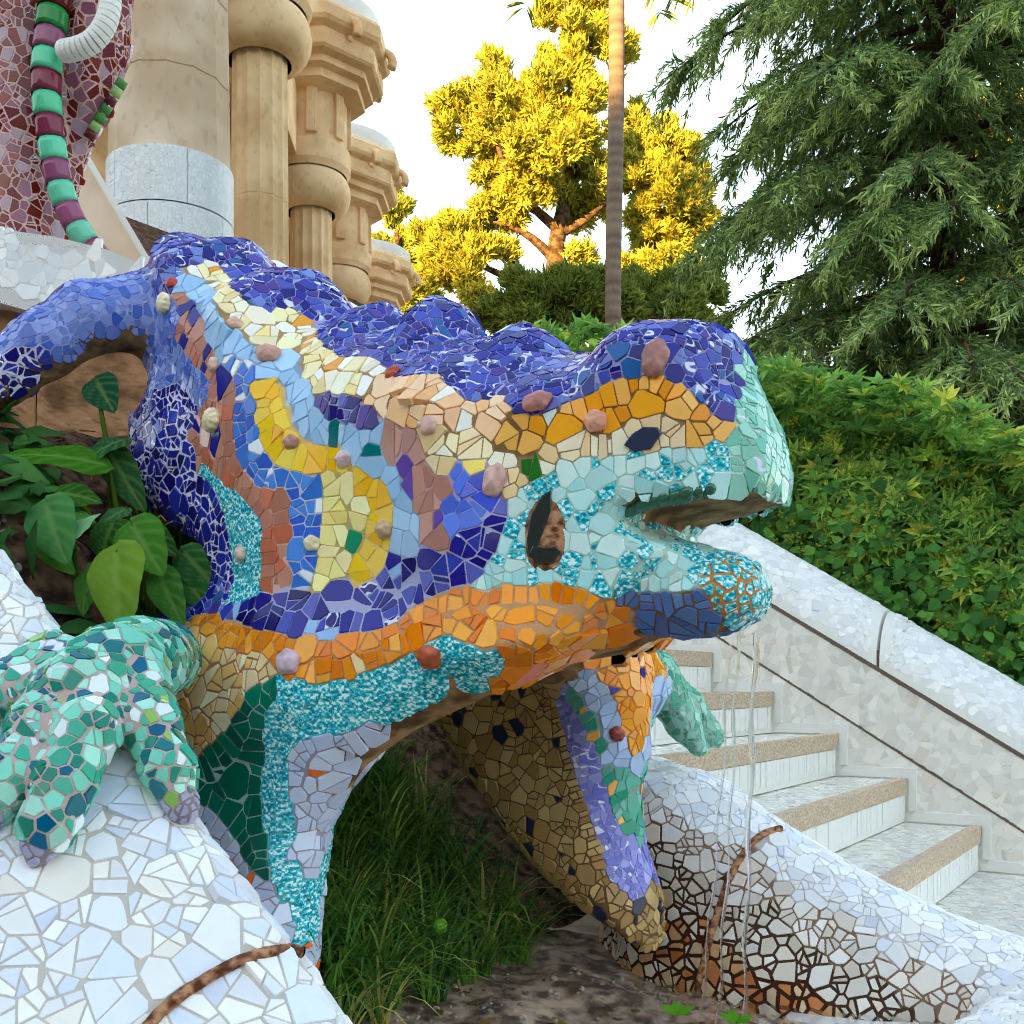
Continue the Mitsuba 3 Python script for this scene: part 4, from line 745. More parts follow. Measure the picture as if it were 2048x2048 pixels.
g = shapely.Polygon(np.vstack([rl - [0.4, 0], bl[::-1]])).buffer(0).convex_hull; m = trimesh.creation.extrude_polygon(g, 0.5, engine='earcut'); m.apply_translation([0, 0, EYE + 10.0]); obj('roof', vf(m), 'mat_sandstone', hall)
# ---------------------------------------------------------------- sloping parapet of the upper flight
ramp = thing('ramp_wall', 'plain beige sloping wall with a white capping, rising to the left in front of the first column', 'wall')
def slab(quad, thick):
    q = np.array(quad); return vf(trimesh.convex.convex_hull(np.vstack([q, q + np.array([-0.35, 1.0, 0]) * thick])))
scene['mat_stucco'] = bs(rock((222, 196, 166), (238, 218, 192), 3.0), 0.85, 0.2)
obj('body', slab([(-2.624, 6.000, 4.959), (-1.652, 5.300, 3.437), (-1.652, 5.300, 1.830), (-2.624, 6.000, 1.861)], 0.22), 'mat_stucco', ramp)
cp0, cp1 = np.array((-2.610, 5.970, 4.942)), np.array((-1.643, 5.270, 3.426)); up_ = np.array([0, 0, 0.055])
obj('capping', slab([cp0 + up_ * 0.05, cp1 + up_ * 0.05, cp1 + up_, cp0 + up_], 0.28), 'mat_white', ramp)
# ---------------------------------------------------------------- white mosaic wall behind the lizard's hip, earth face under it
upper = thing('upper_basin_wall', 'curved white mosaic wall above an ochre earth face, behind the lizard at the left edge', 'wall')
def profile_wall(px, thick, h):
    q = np.array(px); x, z, y0 = q[:, 0], q[:, 2], q[:, 1].mean(); g = shapely.Polygon(np.stack([x, z], -1)).buffer(-h).buffer(h)
    m = trimesh.creation.extrude_polygon(g, thick, engine='earcut'); v = np.array(m.vertices); v = np.stack([v[:, 0], y0 + thick - v[:, 2], v[:, 1]], -1); m = trimesh.Trimesh(v, m.faces, process=False)
    if m.volume < 0: m.invert()
    m.unmerge_vertices(); return m
UWO = [(-2.241, 3.350, 3.007), (-1.804, 3.350, 2.999), (-1.562, 3.350, 2.987), (-1.400, 3.350, 2.965), (-1.238, 3.350, 2.926), (-1.138, 3.350, 2.882), (-1.077, 3.350, 2.829), (-1.004, 3.350, 2.716), (-1.004, 3.350, 2.664), (-1.238, 3.350, 2.696), (-1.465, 3.350, 2.735), (-1.562, 3.350, 2.762), (-1.804, 3.350, 2.787), (-2.241, 3.350, 2.805)]
uw = profile_wall(UWO, 0.36, 0.012)
uw_in = shapely.Polygon(np.array([(p[0], p[2]) for p in UWO])).buffer(-0.022)
UWZ = [Z([(246,247,248,2), (240,244,247,1.5), (250,249,247,1.3)], .045, .0014, (216,214,210))]
UWZ.append({**UWZ[0], 'ghost': True})
obj('core', uw, 'mat_grout', upper, color=np.tile(UWZ[0]['grout'], (len(uw.vertices), 1)))
us = scatter(uw, lambda P, N: np.where(N[:, 1] > -0.97, -1, np.where(shapely.contains_xy(uw_in, P[:, 0], P[:, 2]), 0, 1)), UWZ, 71, None, lambda P, N: P[:, 0] < -1.9); us = (us[0], np.tile([0, -1.0, 0], (len(us[0]), 1)), *us[2:])
mosaic(upper, us, UWZ, 72, 60, height=0.001)
scene['mat_ochre'] = {'type': 'bumpmap', 'bump': mikit.proc(lambda p, n, uv: 0.02 * mikit.fbm(p.x * 30, p.y * 30, p.z * 30, 4)), 'scale': 1.0, 'bsdf': bs(rock((112, 80, 56), (172, 130, 94), 12.0), 0.95, 0.1)}
obj('earth_face', slab([(-2.288, 3.420, 2.838), (-1.479, 3.420, 2.764), (-1.495, 3.420, 1.666), (-2.288, 3.420, 1.666)], 0.3), 'mat_ochre', upper)
obj('earth_face', slab([(-1.471, 3.410, 2.760), (-1.022, 3.410, 2.587), (-1.022, 3.410, 1.666), (-1.488, 3.410, 1.666)], 0.3), 'mat_ochre', upper)
# ---------------------------------------------------------------- dark red mosaic sculpture higher on the stairs
red = thing('red_mosaic_sculpture', 'dark red and purple mosaic sculpture wound with a green banded strip, top left', 'sculpture')
REDZ = [Z([(112,32,30,3), (140,62,60,1.5), (150,92,112,1.6), (176,150,164,1.1), (120,48,64,1.2)], .042, .0065, (216,180,172), .05)]
def red_shape(h=0.016):
    st = [(-2.056, 4.600, 3.043), (-2.056, 4.600, 3.509), (-2.038, 4.600, 3.909), (-2.031, 4.620, 4.343), (-2.078, 4.650, 4.854)]; lb = [(-1.911, 4.680, 3.565), (-1.845, 4.640, 3.817), (-1.764, 4.580, 4.031), (-1.722, 4.540, 4.251), (-1.711, 4.500, 4.662)]
    tw = [(-1.909, 4.620, 3.049), (-1.934, 4.600, 3.420), (-1.936, 4.580, 3.722), (-1.913, 4.550, 4.081)]
    allp = np.array(st + lb + tw); lo, hi = allp.min(0) - 0.5, allp.max(0) + 0.4; ax, X = grid(lo, hi, h)
    F = capsule(X, st, [0.26, 0.18, 0.18, 0.19, 0.22]); F = smin(F, capsule(X, lb, [0.03, 0.04, 0.09, 0.135, 0.16]), 0.05)
    F = smin(F, capsule(X, tw, [0.12, 0.06, 0.05, 0.05]), 0.05); return surface(F, lo, h, 3)
rm = red_shape(); rsd = scatter(rm, lambda P, N: np.where(N[:, 1] < 0.35, 0, -1), REDZ, 81, None, lambda P, N: (P[:, 2] < 2.9) | (P[:, 2] > 5.2))
obj('body', rm, 'mat_grout', red, smooth=True, color=np.tile(REDZ[0]['grout'], (len(rm.vertices), 1))); mosaic(red, rsd, REDZ, 82, 260)
SP = np.array([(-1.784, 4.360, 4.441), (-1.814, 4.360, 4.314), (-1.835, 4.360, 4.167), (-1.850, 4.360, 3.999), (-1.843, 4.370, 3.836), (-1.826, 4.390, 3.676), (-1.792, 4.410, 3.526), (-1.740, 4.430, 3.417), (-1.677, 4.450, 3.335), (-1.595, 4.460, 3.257)])
from scipy.interpolate import CubicSpline
cs_ = CubicSpline(np.arange(len(SP)), SP); tt = np.linspace(0, len(SP) - 1, 200); ln3 = np.concatenate([[0], np.cumsum(np.linalg.norm(np.diff(cs_(tt), axis=0), axis=1))])
cols = [(48,140,62), (96,22,22), (40,132,60), (142,82,112), (92,204,158), (120,44,62), (88,196,150), (126,50,72), (100,206,164), (140,78,112), (104,202,166), (150,82,118), (112,198,168), (140,70,100), (108,196,162), (138,70,92)]
L, step_ = ln3[-1], ln3[-1] / 15.0
for i in range(15):
    s = np.linspace(i * step_ + 0.002, (i + 1) * step_ - 0.002, 5); p = cs_(np.interp(s, ln3, tt)); r = np.interp(s / L, [0, 1], [0.064, 0.048])
    v, f = tube(p, r * np.array([0.985, 1, 1, 1, 0.985]), 12); obj('band_tile', (v, f), 'mat_tile', red, smooth=True, uv=np.tile(packed(srgb(*cols[i])), (len(v), 1)))
obj('band_core', tube(cs_(tt[::6]), 0.044, 10), 'mat_white', red, smooth=True)
rp = CubicSpline(np.arange(6), np.array([(-1.575, 4.300, 4.422), (-1.566, 4.280, 4.265), (-1.579, 4.270, 4.172), (-1.624, 4.270, 4.106), (-1.686, 4.280, 4.079), (-1.760, 4.320, 4.089)])); tr_ = np.linspace(0, 5, 19)
for i in range(18):
    obj('ring_tile', tube(rp(np.linspace(tr_[i] + 0.02, tr_[i + 1], 3)), 0.043, 12), 'mat_white', red, smooth=50)
for i, (u_, v_) in enumerate(zip(np.linspace(0, 1, 7), np.linspace(0, 1, 7))):
    p0, p1 = np.array((-1.592, 4.500, 4.076)), np.array((-1.761, 4.560, 3.862)); a, b = p0 + (p1 - p0) * (i / 7.0 + 0.01), p0 + (p1 - p0) * ((i + 1) / 7.0 - 0.01); v, f = tube([a, (a + b) / 2, b], 0.022, 8)
    obj('edge_tile', (v, f), 'mat_tile', red, smooth=True, uv=np.tile(packed(srgb(*[(70,140,60), (150,190,110), (90,30,40), (60,130,60)][i % 4])), (len(v), 1)))
# ---------------------------------------------------------------- plants
scene['mat_leaf'] = {'type': 'principledthin', 'base_color': VC, 'roughness': 0.35, 'diff_trans': 0.7, 'spec_trans': 0.0, 'eta': 1.4}
scene['mat_needle'] = {'type': 'principledthin', 'base_color': VC, 'roughness': 0.6, 'diff_trans': 0.6, 'spec_trans': 0.0, 'eta': 1.3}
scene['mat_bark'] = {'type': 'bumpmap', 'bump': mikit.proc(lambda p, n, uv: 0.02 * mikit.fbm(p.x * 20, p.y * 20, p.z * 6, 4)), 'scale': 1.0, 'bsdf': bs(rock((62, 48, 36), (112, 90, 70), 9.0), 0.95, 0.1)}
def blades(base, direc, length, width, normal, cols, bend=0.0, seg=1):
    """many flat leaves at once, each a lozenge (seg=1) from base along direc: returns (v, f, colour)"""
    n = len(base); d = unit(direc); s = unit(np.cross(d, normal)); nn = np.cross(s, d); L, W = length[:, None], width[:, None]
    m = base + d * L * 0.45 + nn * L * bend * 0.5; e = base + d * L - nn * L * bend
    v = np.stack([base, m + s * W * 0.5, e, m - s * W * 0.5], 1).reshape(-1, 3); k = np.arange(n)[:, None] * 4
    f = np.vstack([k + [0, 1, 2], k + [0, 2, 3]]); return v, f, np.repeat(cols, 4, 0)
def rnd_dirs(rs, n): return unit(rs.normal(size=(n, 3)))
def pick(rs, pal, n, jit=0.18):
    c = np.array([srgb(*p[:3]) for p in pal]); w = np.array([p[3] if len(p) > 3 else 1.0 for p in pal]); return np.clip(c[rs.choice(len(c), n, p=w / w.sum())] * rs.uniform(1 - jit, 1 + jit, (n, 1)), 0, 1)
def crown(blobs, n, leaf, pal, seed, sprays=7, up=0.55, shell=0.5, wide=0.30):
    """sprays of narrow leaves clustered in and on lumps of the crown"""
    rs = np.random.default_rng(seed); B0 = np.array([b[0] for b in blobs]); R0 = np.array([b[1] for b in blobs]); q = np.repeat(np.arange(len(B0)), 13)
    dd = rnd_dirs(rs, len(q)); B = B0[q] + dd * [1, 1, 0.85] * (R0[q] * rs.uniform(0.35, 1.0, len(q)))[:, None]; R = R0[q] * rs.uniform(0.22, 0.42, len(q)); p = R ** 2 / (R ** 2).sum()
    i = rs.choice(len(B), n, p=p); d = rnd_dirs(rs, n); r = R[i] * rs.uniform(shell ** 3, 1.1, n) ** (1 / 3.0) * (0.80 + 0.45 * meshkit.noise(d * 2.6 + i[:, None] * 7.1, seed))
    c = B[i] + d * r[:, None]; c = c[meshkit.fbm(c / R.mean() * 0.7, 3, seed) > 0.36]; n = len(c); ax = unit(rnd_dirs(rs, n) * 0.6 + d[:n] * 0.0 + unit(c - B.mean(0)) * 0.5 + [0, 0, up])
    k = np.repeat(np.arange(n), sprays); m = len(k); dd = unit(ax[k] + rnd_dirs(rs, m) * 0.75); base = c[k] + rnd_dirs(rs, m) * leaf * 0.35
    tone = pick(rs, pal, n, 0.25)
    return blades(base, dd, leaf * rs.uniform(0.6, 1.25, m), leaf * wide * rs.uniform(0.7, 1.3, m), rnd_dirs(rs, m), tone[k] * rs.uniform(0.8, 1.2, (m, 1)), 0.12)
def add_leaves(parent, name, b, mat='mat_leaf', kind=None): return obj(name, (b[0], b[1]), mat, parent, color=b[2], kind=kind)
def limb(pts, r0, r1, sides=8):
    p = np.array(pts, float); t = np.linspace(0, len(p) - 1, 4 * (len(p) - 1) + 1); q = CubicSpline(np.arange(len(p)), p)(t) if len(p) > 2 else np.stack([np.interp(t, np.arange(len(p)), p[:, i]) for i in range(3)], -1)
    return tube(q, np.linspace(r0, r1, len(q)), sides)
GOLD = [(190,186,76,3), (174,174,72,2), (196,184,72,1.2), (150,162,72,1.6)]
SHADE_GREEN = [(132,148,70,2), (116,136,68,2), (150,160,74,1)]  # leaf green darkened for the shaded trees: shade put into the colour
def px(l, d): return [(np.array(c), r * d / 2072.0) for c, r in l]
# the tall golden tree in the late sun
t1 = thing('golden_tree', 'tall tree with golden sunlit foliage and forked dark trunk, left of the palm trunk', 'tree')
b1 = px([((-1.514, 32.000, 18.357),50), ((-1.869, 32.000, 17.662),30), ((-0.556, 32.000, 18.820),58), ((-0.942, 32.000, 17.507),46), ((0.525, 32.000, 18.202),70), ((1.683, 32.000, 18.588),66), ((0.658, 31.000, 16.412),72), ((-0.324, 32.000, 16.735),46), ((1.992, 32.000, 17.276),66), ((2.224, 32.000, 15.808),56), ((1.452, 32.000, 19.824),50), ((2.147, 32.000, 20.596),58), ((1.066, 32.000, 21.214),34), ((3.121, 32.500, 20.266),44), ((1.915, 32.000, 21.986),60), ((-0.093, 32.000, 15.654),52), ((-0.710, 32.000, 15.345),36)], 32)
b1b = px([((-1.736, 31.000, 14.093),44), ((-2.484, 31.000, 14.168),26), ((-0.913, 31.000, 13.868),36), ((-2.035, 31.000, 13.270),44), ((-1.287, 31.000, 13.120),40), ((1.885, 31.500, 13.762),30), ((-0.091, 31.500, 14.066),26), ((-0.162, 30.500, 11.904),26), ((-0.972, 30.500, 12.272),30)], 31)
add_leaves(t1, 'crown', crown(b1, 11500, 0.27, GOLD, 1)); add_leaves(t1, 'lower_foliage', crown(b1b, 4600, 0.26, GOLD, 2))
obj('trunk', limb([(1.143, 32.000, 1.446), (1.174, 32.000, 10.712), (1.266, 32.000, 13.801), (1.375, 32.000, 14.882), (1.694, 32.200, 16.519), (1.927, 32.200, 19.316), (1.849, 32.200, 21.492)], 0.36, 0.10), 'mat_bark', t1, smooth=True)
for q in ([(1.297, 32.000, 14.882), (0.522, 31.800, 15.489), (-0.092, 31.600, 16.241), (-0.549, 31.600, 17.614)], [(1.375, 32.000, 14.727), (2.210, 31.800, 15.106), (2.806, 31.600, 15.631)], [(1.220, 32.000, 13.955), (0.368, 31.800, 14.645), (-0.549, 31.600, 14.868)], [(1.143, 32.000, 12.874), (-0.244, 31.600, 13.343), (-1.601, 31.300, 13.836)]): obj('limb', limb(q, 0.16, 0.05), 'mat_bark', t1, smooth=True)
t2 = thing('golden_tree', 'bushy tree half golden and half dark green, right of the palm trunk', 'tree')
b2 = px([((4.250, 34.000, 18.337),52), ((5.317, 34.000, 18.091),42), ((4.349, 33.500, 16.798),62), ((5.238, 33.500, 16.475),48), ((3.840, 34.000, 17.353),46), ((5.809, 34.000, 17.353),26), ((4.086, 34.000, 15.712),50), ((4.988, 34.000, 15.384),54), ((5.973, 34.000, 15.876),30), ((3.676, 34.000, 18.994),30), ((4.364, 33.000, 13.864),44), ((5.479, 33.000, 13.864),36), ((3.727, 33.000, 14.182),40)], 34)
add_leaves(t2, 'crown', crown(b2, 9000, 0.27, GOLD, 3)); obj('trunk', limb([(4.660, 34.000, 1.436), (4.627, 34.000, 12.922), (4.529, 34.000, 15.712), (4.496, 34.000, 17.845)], 0.3, 0.08), 'mat_bark', t2, smooth=True)
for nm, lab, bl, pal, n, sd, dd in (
    ('shade_toned_tree', 'spreading tree with its shade put into the dark green leaf colour, behind the lizard back, foot of the palm', [((0.238, 26.000, 10.760),42), ((1.054, 26.000, 10.886),52), ((1.807, 26.000, 10.948),48), ((1.431, 26.000, 10.258),60), ((0.427, 26.000, 10.133),46), ((-0.333, 26.500, 10.425),34), ((2.309, 26.000, 10.258),50)], SHADE_GREEN, 4200, 4, 26),
    ('shade_toned_tree', 'bushy tree with its shade put into the dark green leaf colour, between the palm trunk and the cedar', [((3.180, 27.000, 11.243),48), ((3.961, 27.000, 11.113),50), ((4.698, 27.500, 11.554),40), ((3.504, 26.500, 10.297),60), ((4.483, 27.000, 10.461),50), ((2.737, 26.500, 10.297),44)], SHADE_GREEN, 3800, 5, 27),
    ('shade_toned_tree', 'leafy tree in the same shade-darkened green, filling the gap under the cedar at the right edge', [((5.024, 15.000, 5.437),70), ((5.748, 15.000, 5.582),80), ((6.472, 15.000, 5.292),90), ((7.051, 15.000, 5.437),90), ((6.906, 15.000, 4.713),90), ((6.038, 15.000, 4.858),70), ((7.413, 15.000, 6.016),80)], SHADE_GREEN, 5200, 8, 15),
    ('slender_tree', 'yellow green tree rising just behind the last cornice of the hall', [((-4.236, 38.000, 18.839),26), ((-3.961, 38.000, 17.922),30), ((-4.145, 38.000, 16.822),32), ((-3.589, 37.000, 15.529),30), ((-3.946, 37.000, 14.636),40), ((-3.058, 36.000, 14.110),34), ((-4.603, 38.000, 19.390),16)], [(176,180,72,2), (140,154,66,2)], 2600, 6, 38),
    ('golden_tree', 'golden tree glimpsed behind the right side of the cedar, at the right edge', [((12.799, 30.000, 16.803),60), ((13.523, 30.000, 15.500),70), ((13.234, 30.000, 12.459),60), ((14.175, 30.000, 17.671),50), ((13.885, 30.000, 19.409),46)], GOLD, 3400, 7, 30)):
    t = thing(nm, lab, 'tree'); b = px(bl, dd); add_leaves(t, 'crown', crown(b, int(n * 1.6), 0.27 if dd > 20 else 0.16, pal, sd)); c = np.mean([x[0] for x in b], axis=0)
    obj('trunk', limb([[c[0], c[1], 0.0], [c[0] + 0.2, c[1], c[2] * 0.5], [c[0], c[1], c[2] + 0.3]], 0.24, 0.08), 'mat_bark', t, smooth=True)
# palm
palm = thing('palm_tree', 'straight bare ringed palm trunk rising out of the picture', 'palm')
def rings(p, n, uv):
    a = mikit.noise(p.x * 1.3, p.y * 1.3, p.z * 9.0); return mikit.mix(mi.Color3f(*map(float, srgb(98, 86, 78))), mi.Color3f(*map(float, srgb(136, 120, 106))), a)
scene['mat_palm_bark'] = bs(mikit.proc(rings), 0.9, 0.1)
zz = np.arange(0, 20.0, 0.14); pc = np.array((2.247, 24.000, 1.600)); rr = np.where(np.arange(len(zz)) % 2, 0.182, 0.177) * np.interp(zz, [0, 3, 20], [1.15, 1.0, 0.96])
obj('trunk', tube(np.stack([pc[0] + 0.04 * np.sin(zz * 0.5), np.full(len(zz), pc[1]), zz], -1), rr, 14), 'mat_palm_bark', palm, smooth=60)
rs = np.random.default_rng(9); fr = []
for q in range(26):
    a = q * 2.4; el = rs.uniform(-0.3, 1.2); t = np.linspace(0, 1, 12); o = np.array([np.cos(a), np.sin(a), 0]); sp = np.array([pc[0], pc[1], 20.0]) + (t * 2.6 * np.cos(el * 0.6))[:, None] * o + ((t * np.sin(el) * 2.2 - 1.9 * t ** 2))[:, None] * LZ
    for s in (-1, 1):
        b = np.repeat(sp[1:], 3, 0) + rs.normal(0, 0.05, (33, 3)); dd = np.cross(o, LZ) * s * 0.8 + o * 0.5 - LZ * 0.4 + rs.normal(0, 0.12, (33, 3)); fr.append(blades(b, dd, np.full(33, 0.6), np.full(33, 0.05), np.tile(LZ, (33, 1)), pick(rs, SHADE_GREEN, 33), 0.1))
v, f = cat([(x[0], x[1]) for x in fr]); obj('crown', (v, f), 'mat_leaf', palm, color=np.vstack([x[2] for x in fr]))
# cedar with hanging sprays
ced = thing('cedar_tree', 'large dark blue-green cedar with drooping needle sprays, on the right', 'tree')
CT = np.array((3.748, 9.600, 1.600)); rs = np.random.default_rng(12); NB, TW, CO = [], [], []
def cedar():
    zl = np.concatenate([np.linspace(1.70, 10.5, 205), np.linspace(1.75, 4.2, 46)]); nb, drn, co, tw = [], [], [], []
    for k, z in enumerate(zl):
        a = k * 2.399 + 0.7 * (k > 204) + rs.normal(0, 0.2); L = np.interp(z, [1.9, 3.2, 6.0, 8.2, 10.5], [2.0, 2.3, 2.25, 2.1, 1.1]) * rs.uniform(0.75, 1.12); o = np.array([np.cos(a), np.sin(a), 0]); t = np.linspace(0, 1, 10)
        rise = rs.uniform(0.05, 0.28); path = np.array([CT[0], CT[1], z]) + (t * L)[:, None] * o + (L * (rise * t - 0.42 * t ** 2.2))[:, None] * LZ; tw.append(tube(path, np.linspace(0.035, 0.006, 10), 5, False))
        side = np.cross(o, LZ)
        for j in range(44):
            s = rs.uniform(0.18, 1.0); q = int(s * 9); p = path[q] + (path[min(q + 1, 9)] - path[q]) * (s * 9 - q); sd = rs.choice([-1, 1]); ll = rs.uniform(0.25, 0.62) * (1.15 - 0.5 * s) * L / 2
            d0 = unit(side * sd * rs.uniform(0.5, 1) + o * rs.uniform(0.3, 0.9) - LZ * rs.uniform(0.0, 0.5)); m = int(24 + 84 * ll); u = np.sort(rs.uniform(0, 1, m)); ax = p + (u * ll)[:, None] * d0 - (0.62 * ll * u ** 1.8)[:, None] * LZ
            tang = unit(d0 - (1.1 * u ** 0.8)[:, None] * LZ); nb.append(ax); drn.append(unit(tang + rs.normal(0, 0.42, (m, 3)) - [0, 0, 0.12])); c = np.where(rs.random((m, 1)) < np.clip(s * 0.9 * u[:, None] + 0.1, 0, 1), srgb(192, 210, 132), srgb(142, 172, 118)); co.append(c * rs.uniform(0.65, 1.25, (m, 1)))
    B, D, C = np.vstack(nb), np.vstack(drn), np.vstack(co); n = len(B)
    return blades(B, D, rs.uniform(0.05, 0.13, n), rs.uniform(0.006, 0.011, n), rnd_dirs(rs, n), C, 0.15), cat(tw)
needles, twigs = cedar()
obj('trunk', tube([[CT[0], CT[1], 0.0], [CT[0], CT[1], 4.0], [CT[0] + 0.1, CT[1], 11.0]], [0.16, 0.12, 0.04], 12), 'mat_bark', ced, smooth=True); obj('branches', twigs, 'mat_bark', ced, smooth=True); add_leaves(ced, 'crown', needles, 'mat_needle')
# bank and hedge behind the flank wall
def bank(a, w): return world(np.stack([a, w, np.maximum(zn(a) + 0.12 + 0.05 * (w - 2.8), -1.62) * (1 - sstep(9, 13, w)) - 1.62 * sstep(9, 13, w)], -1))
obj('bank', sheet(bank, np.linspace(-6, 3.5, 60), np.linspace(2.97, 13.5, 50)), 'mat_soil', smooth=True, kind='structure')
hedge = thing('hedge', 'dense glossy green hedge with whorled leaves behind the sloping white wall', 'hedge')
def hedge_top(a): return np.minimum(1.10 - 0.60 * a, 1.66) + 0.10 * np.sin(a * 3.1 + 1)
rs = np.random.default_rng(15)
def hedge_leaves():
    n = 7600; a = rs.uniform(-3.4, 1.5, n); front = rs.random(n) < 0.62; top = hedge_top(a); lowz = zn(a) + 0.42
    w = np.where(front, 3.06 + 0.20 * meshkit.fbm(np.stack([a * 2.3, top * 0, rs.uniform(0, 1, n) * 0 + 3], -1), 3, 2) + np.abs(rs.normal(0, 0.07, n)), rs.uniform(3.0, 4.3, n)); z = np.where(front, lowz + (top - lowz) * rs.uniform(0, 1, n) ** 0.9, top - np.abs(rs.normal(0, 0.05, n)) + 0.06 * np.sin(w * 5))
    w = w + 0.30 * sstep(0.55, 1.0, (z - lowz) / (top - lowz)) * front + 0.16 * (meshkit.fbm(np.stack([a * 4, z * 4, 0 * a], -1), 3, 6) - 0.5)
    c = np.stack([a, w, z], -1); ax = unit(np.where(front[:, None], [0, -0.8, 0.55], [0, -0.1, 1.0]) + rs.normal(0, 0.45, (n, 3))); k = np.repeat(np.arange(n), 9); m = len(k)
    t1 = unit(np.cross(ax, rnd_dirs(rs, n)))[k]; t2 = np.cross(ax[k], t1); ph = (np.tile(np.arange(9), n) * 2.4 + np.repeat(rs.uniform(0, 6, n), 9))[:, None]; el = rs.uniform(0.1, 0.8, m)[:, None]
    d = unit((np.cos(ph) * t1 + np.sin(ph) * t2) * np.cos(el) + ax[k] * np.sin(el)); pal = pick(rs, [(142,190,98,3), (170,208,106,2), (196,222,112,1.3), (118,166,92,2), (218,220,100,.7)], n, 0.2); sz = np.repeat(rs.uniform(0.75, 1.25, n), 9)
    return blades(world(c)[k], d @ LR, 0.074 * sz * rs.uniform(0.8, 1.2, m), 0.025 * sz, (ax[k] + rs.normal(0, 0.2, (m, 3))) @ LR, pal[k] * rs.uniform(0.85, 1.15, (m, 1)), 0.14)
add_leaves(hedge, 'foliage', hedge_leaves())
def hedge_core(a, t):
    top, lowz = hedge_top(a) - 0.10, zn(a) - 0.1; w = np.interp(t, [0, 0.2, 0.35, 0.45, 1.0], [3.22, 3.24, 3.48, 3.60, 4.4]); z = np.where(t < 0.38, lowz + (top - 0.12 - lowz) * t / 0.38, top)
    n = meshkit.fbm(np.stack([a * 6, w * 6, z * 6], -1), 3, 3) - 0.5; return world(np.stack([a, w + 0.14 * n, z + 0.08 * n], -1))
scene['mat_twigs'] = bs(rock((84, 78, 52), (118, 104, 76), 20.0), 0.95, 0.05); obj('twigs', sheet(hedge_core, np.linspace(-3.4, 1.6, 120), np.linspace(0, 1, 40)), 'mat_twigs', hedge, smooth=True)
n = 170; a = rs.uniform(-1.3, 1.0, n); z = zn(a) + 0.4 + rs.uniform(0.15, 1, n) * (hedge_top(a) - zn(a) - 0.4); w = 2.96 + 0.2 * sstep(0.5, 1, (z - zn(a)) / 1.2); bc = world(np.stack([a, w, z], -1)); bm = []
for c in bc:
    for q in range(5): s_ = trimesh.creation.icosphere(0, 0.0065); bm.append((np.array(s_.vertices) + c + rs.normal(0, 0.012, 3), s_.faces))
v, f = cat(bm); obj('berries', (v, f), 'mat_leaf', hedge, smooth=True, color=np.tile(srgb(150, 160, 60), (len(v), 1)), kind='stuff')
# ivy at the hedge's foot, over the coping
def leaf_mesh(length, width, fold=0.25, droop=0.35, heart=0.0, nu=7, nv=5):
    """a broad leaf: base at the origin, along +x, upper face +z"""
    u = np.linspace(0, 1, nu); prof = np.sin(np.pi * u ** (0.62 if heart else 0.8)) ** 0.75; prof[0] = 0.03; prof[-1] = 0.0; v, f = [], []; k = nv // 2
    for i, t in enumerate(u):
        for s in np.linspace(-1, 1, nv):
            y = s * prof[i] * width / 2; v.append([t * length - heart * length * 0.16 * abs(s) * (1 - t) ** 2, y, -droop * length * t ** 2 + fold * abs(y) * (1.1 - 0.9 * abs(s)) + 0.022 * length * math.sin(11 * t + 2.3 * s) * abs(s) + 0.0012 * math.cos(26 * t - 9 * abs(s))])
    for i in range(nu - 1):
        for j in range(nv - 1):
            q = i * nv + j; f += [[q, q + nv, q + nv + 1], [q, q + nv + 1, q + 1]]
    return np.array(v), np.array(f)
def place_leaf(base, tip, width, up=(0, -0.7, 0.7), **k):
    base, tip = np.array(base, float), np.array(tip, float); x = unit(tip - base); L = np.linalg.norm(tip - base); y = unit(np.cross(np.array(up, float), x)); z = np.cross(x, y); v, f = leaf_mesh(L, width, **k); return base + v @ np.stack([x, y, z]), f
n = 520; a = rs.uniform(-1.2, 1.2, n); ivy = []; ic = []
for i in range(n):
    hz_ = zn(a[i]) + 0.58 + abs(rs.normal(0, 0.18)); w = 2.95 + rs.uniform(-0.02, 0.14) + 0.12 * (hz_ - zn(a[i]) - 0.5); b = world([a[i], w, hz_]); d = unit(np.array([rs.normal(0, .6), rs.normal(-.5, .3), rs.normal(-.5, .5)])) @ LR; s = rs.uniform(0.035, 0.065)
    v, f = place_leaf(b, b + d * s, s * 0.95, up=(rs.normal(0, .3), -0.8, 0.6), droop=0.2, heart=1.0, nu=4); ivy.append((v, f)); ic.append(np.tile(pick(rs, [(86,140,66), (112,164,74), (70,116,60)], 1)[0], (len(v), 1)))
v, f = cat(ivy); iv = thing('ivy', 'leafy ivy creeping along the foot of the hedge over the white coping', 'ivy'); obj('leaves', (v, f), 'mat_leaf', iv, smooth=True, color=np.vstack(ic), kind='stuff')
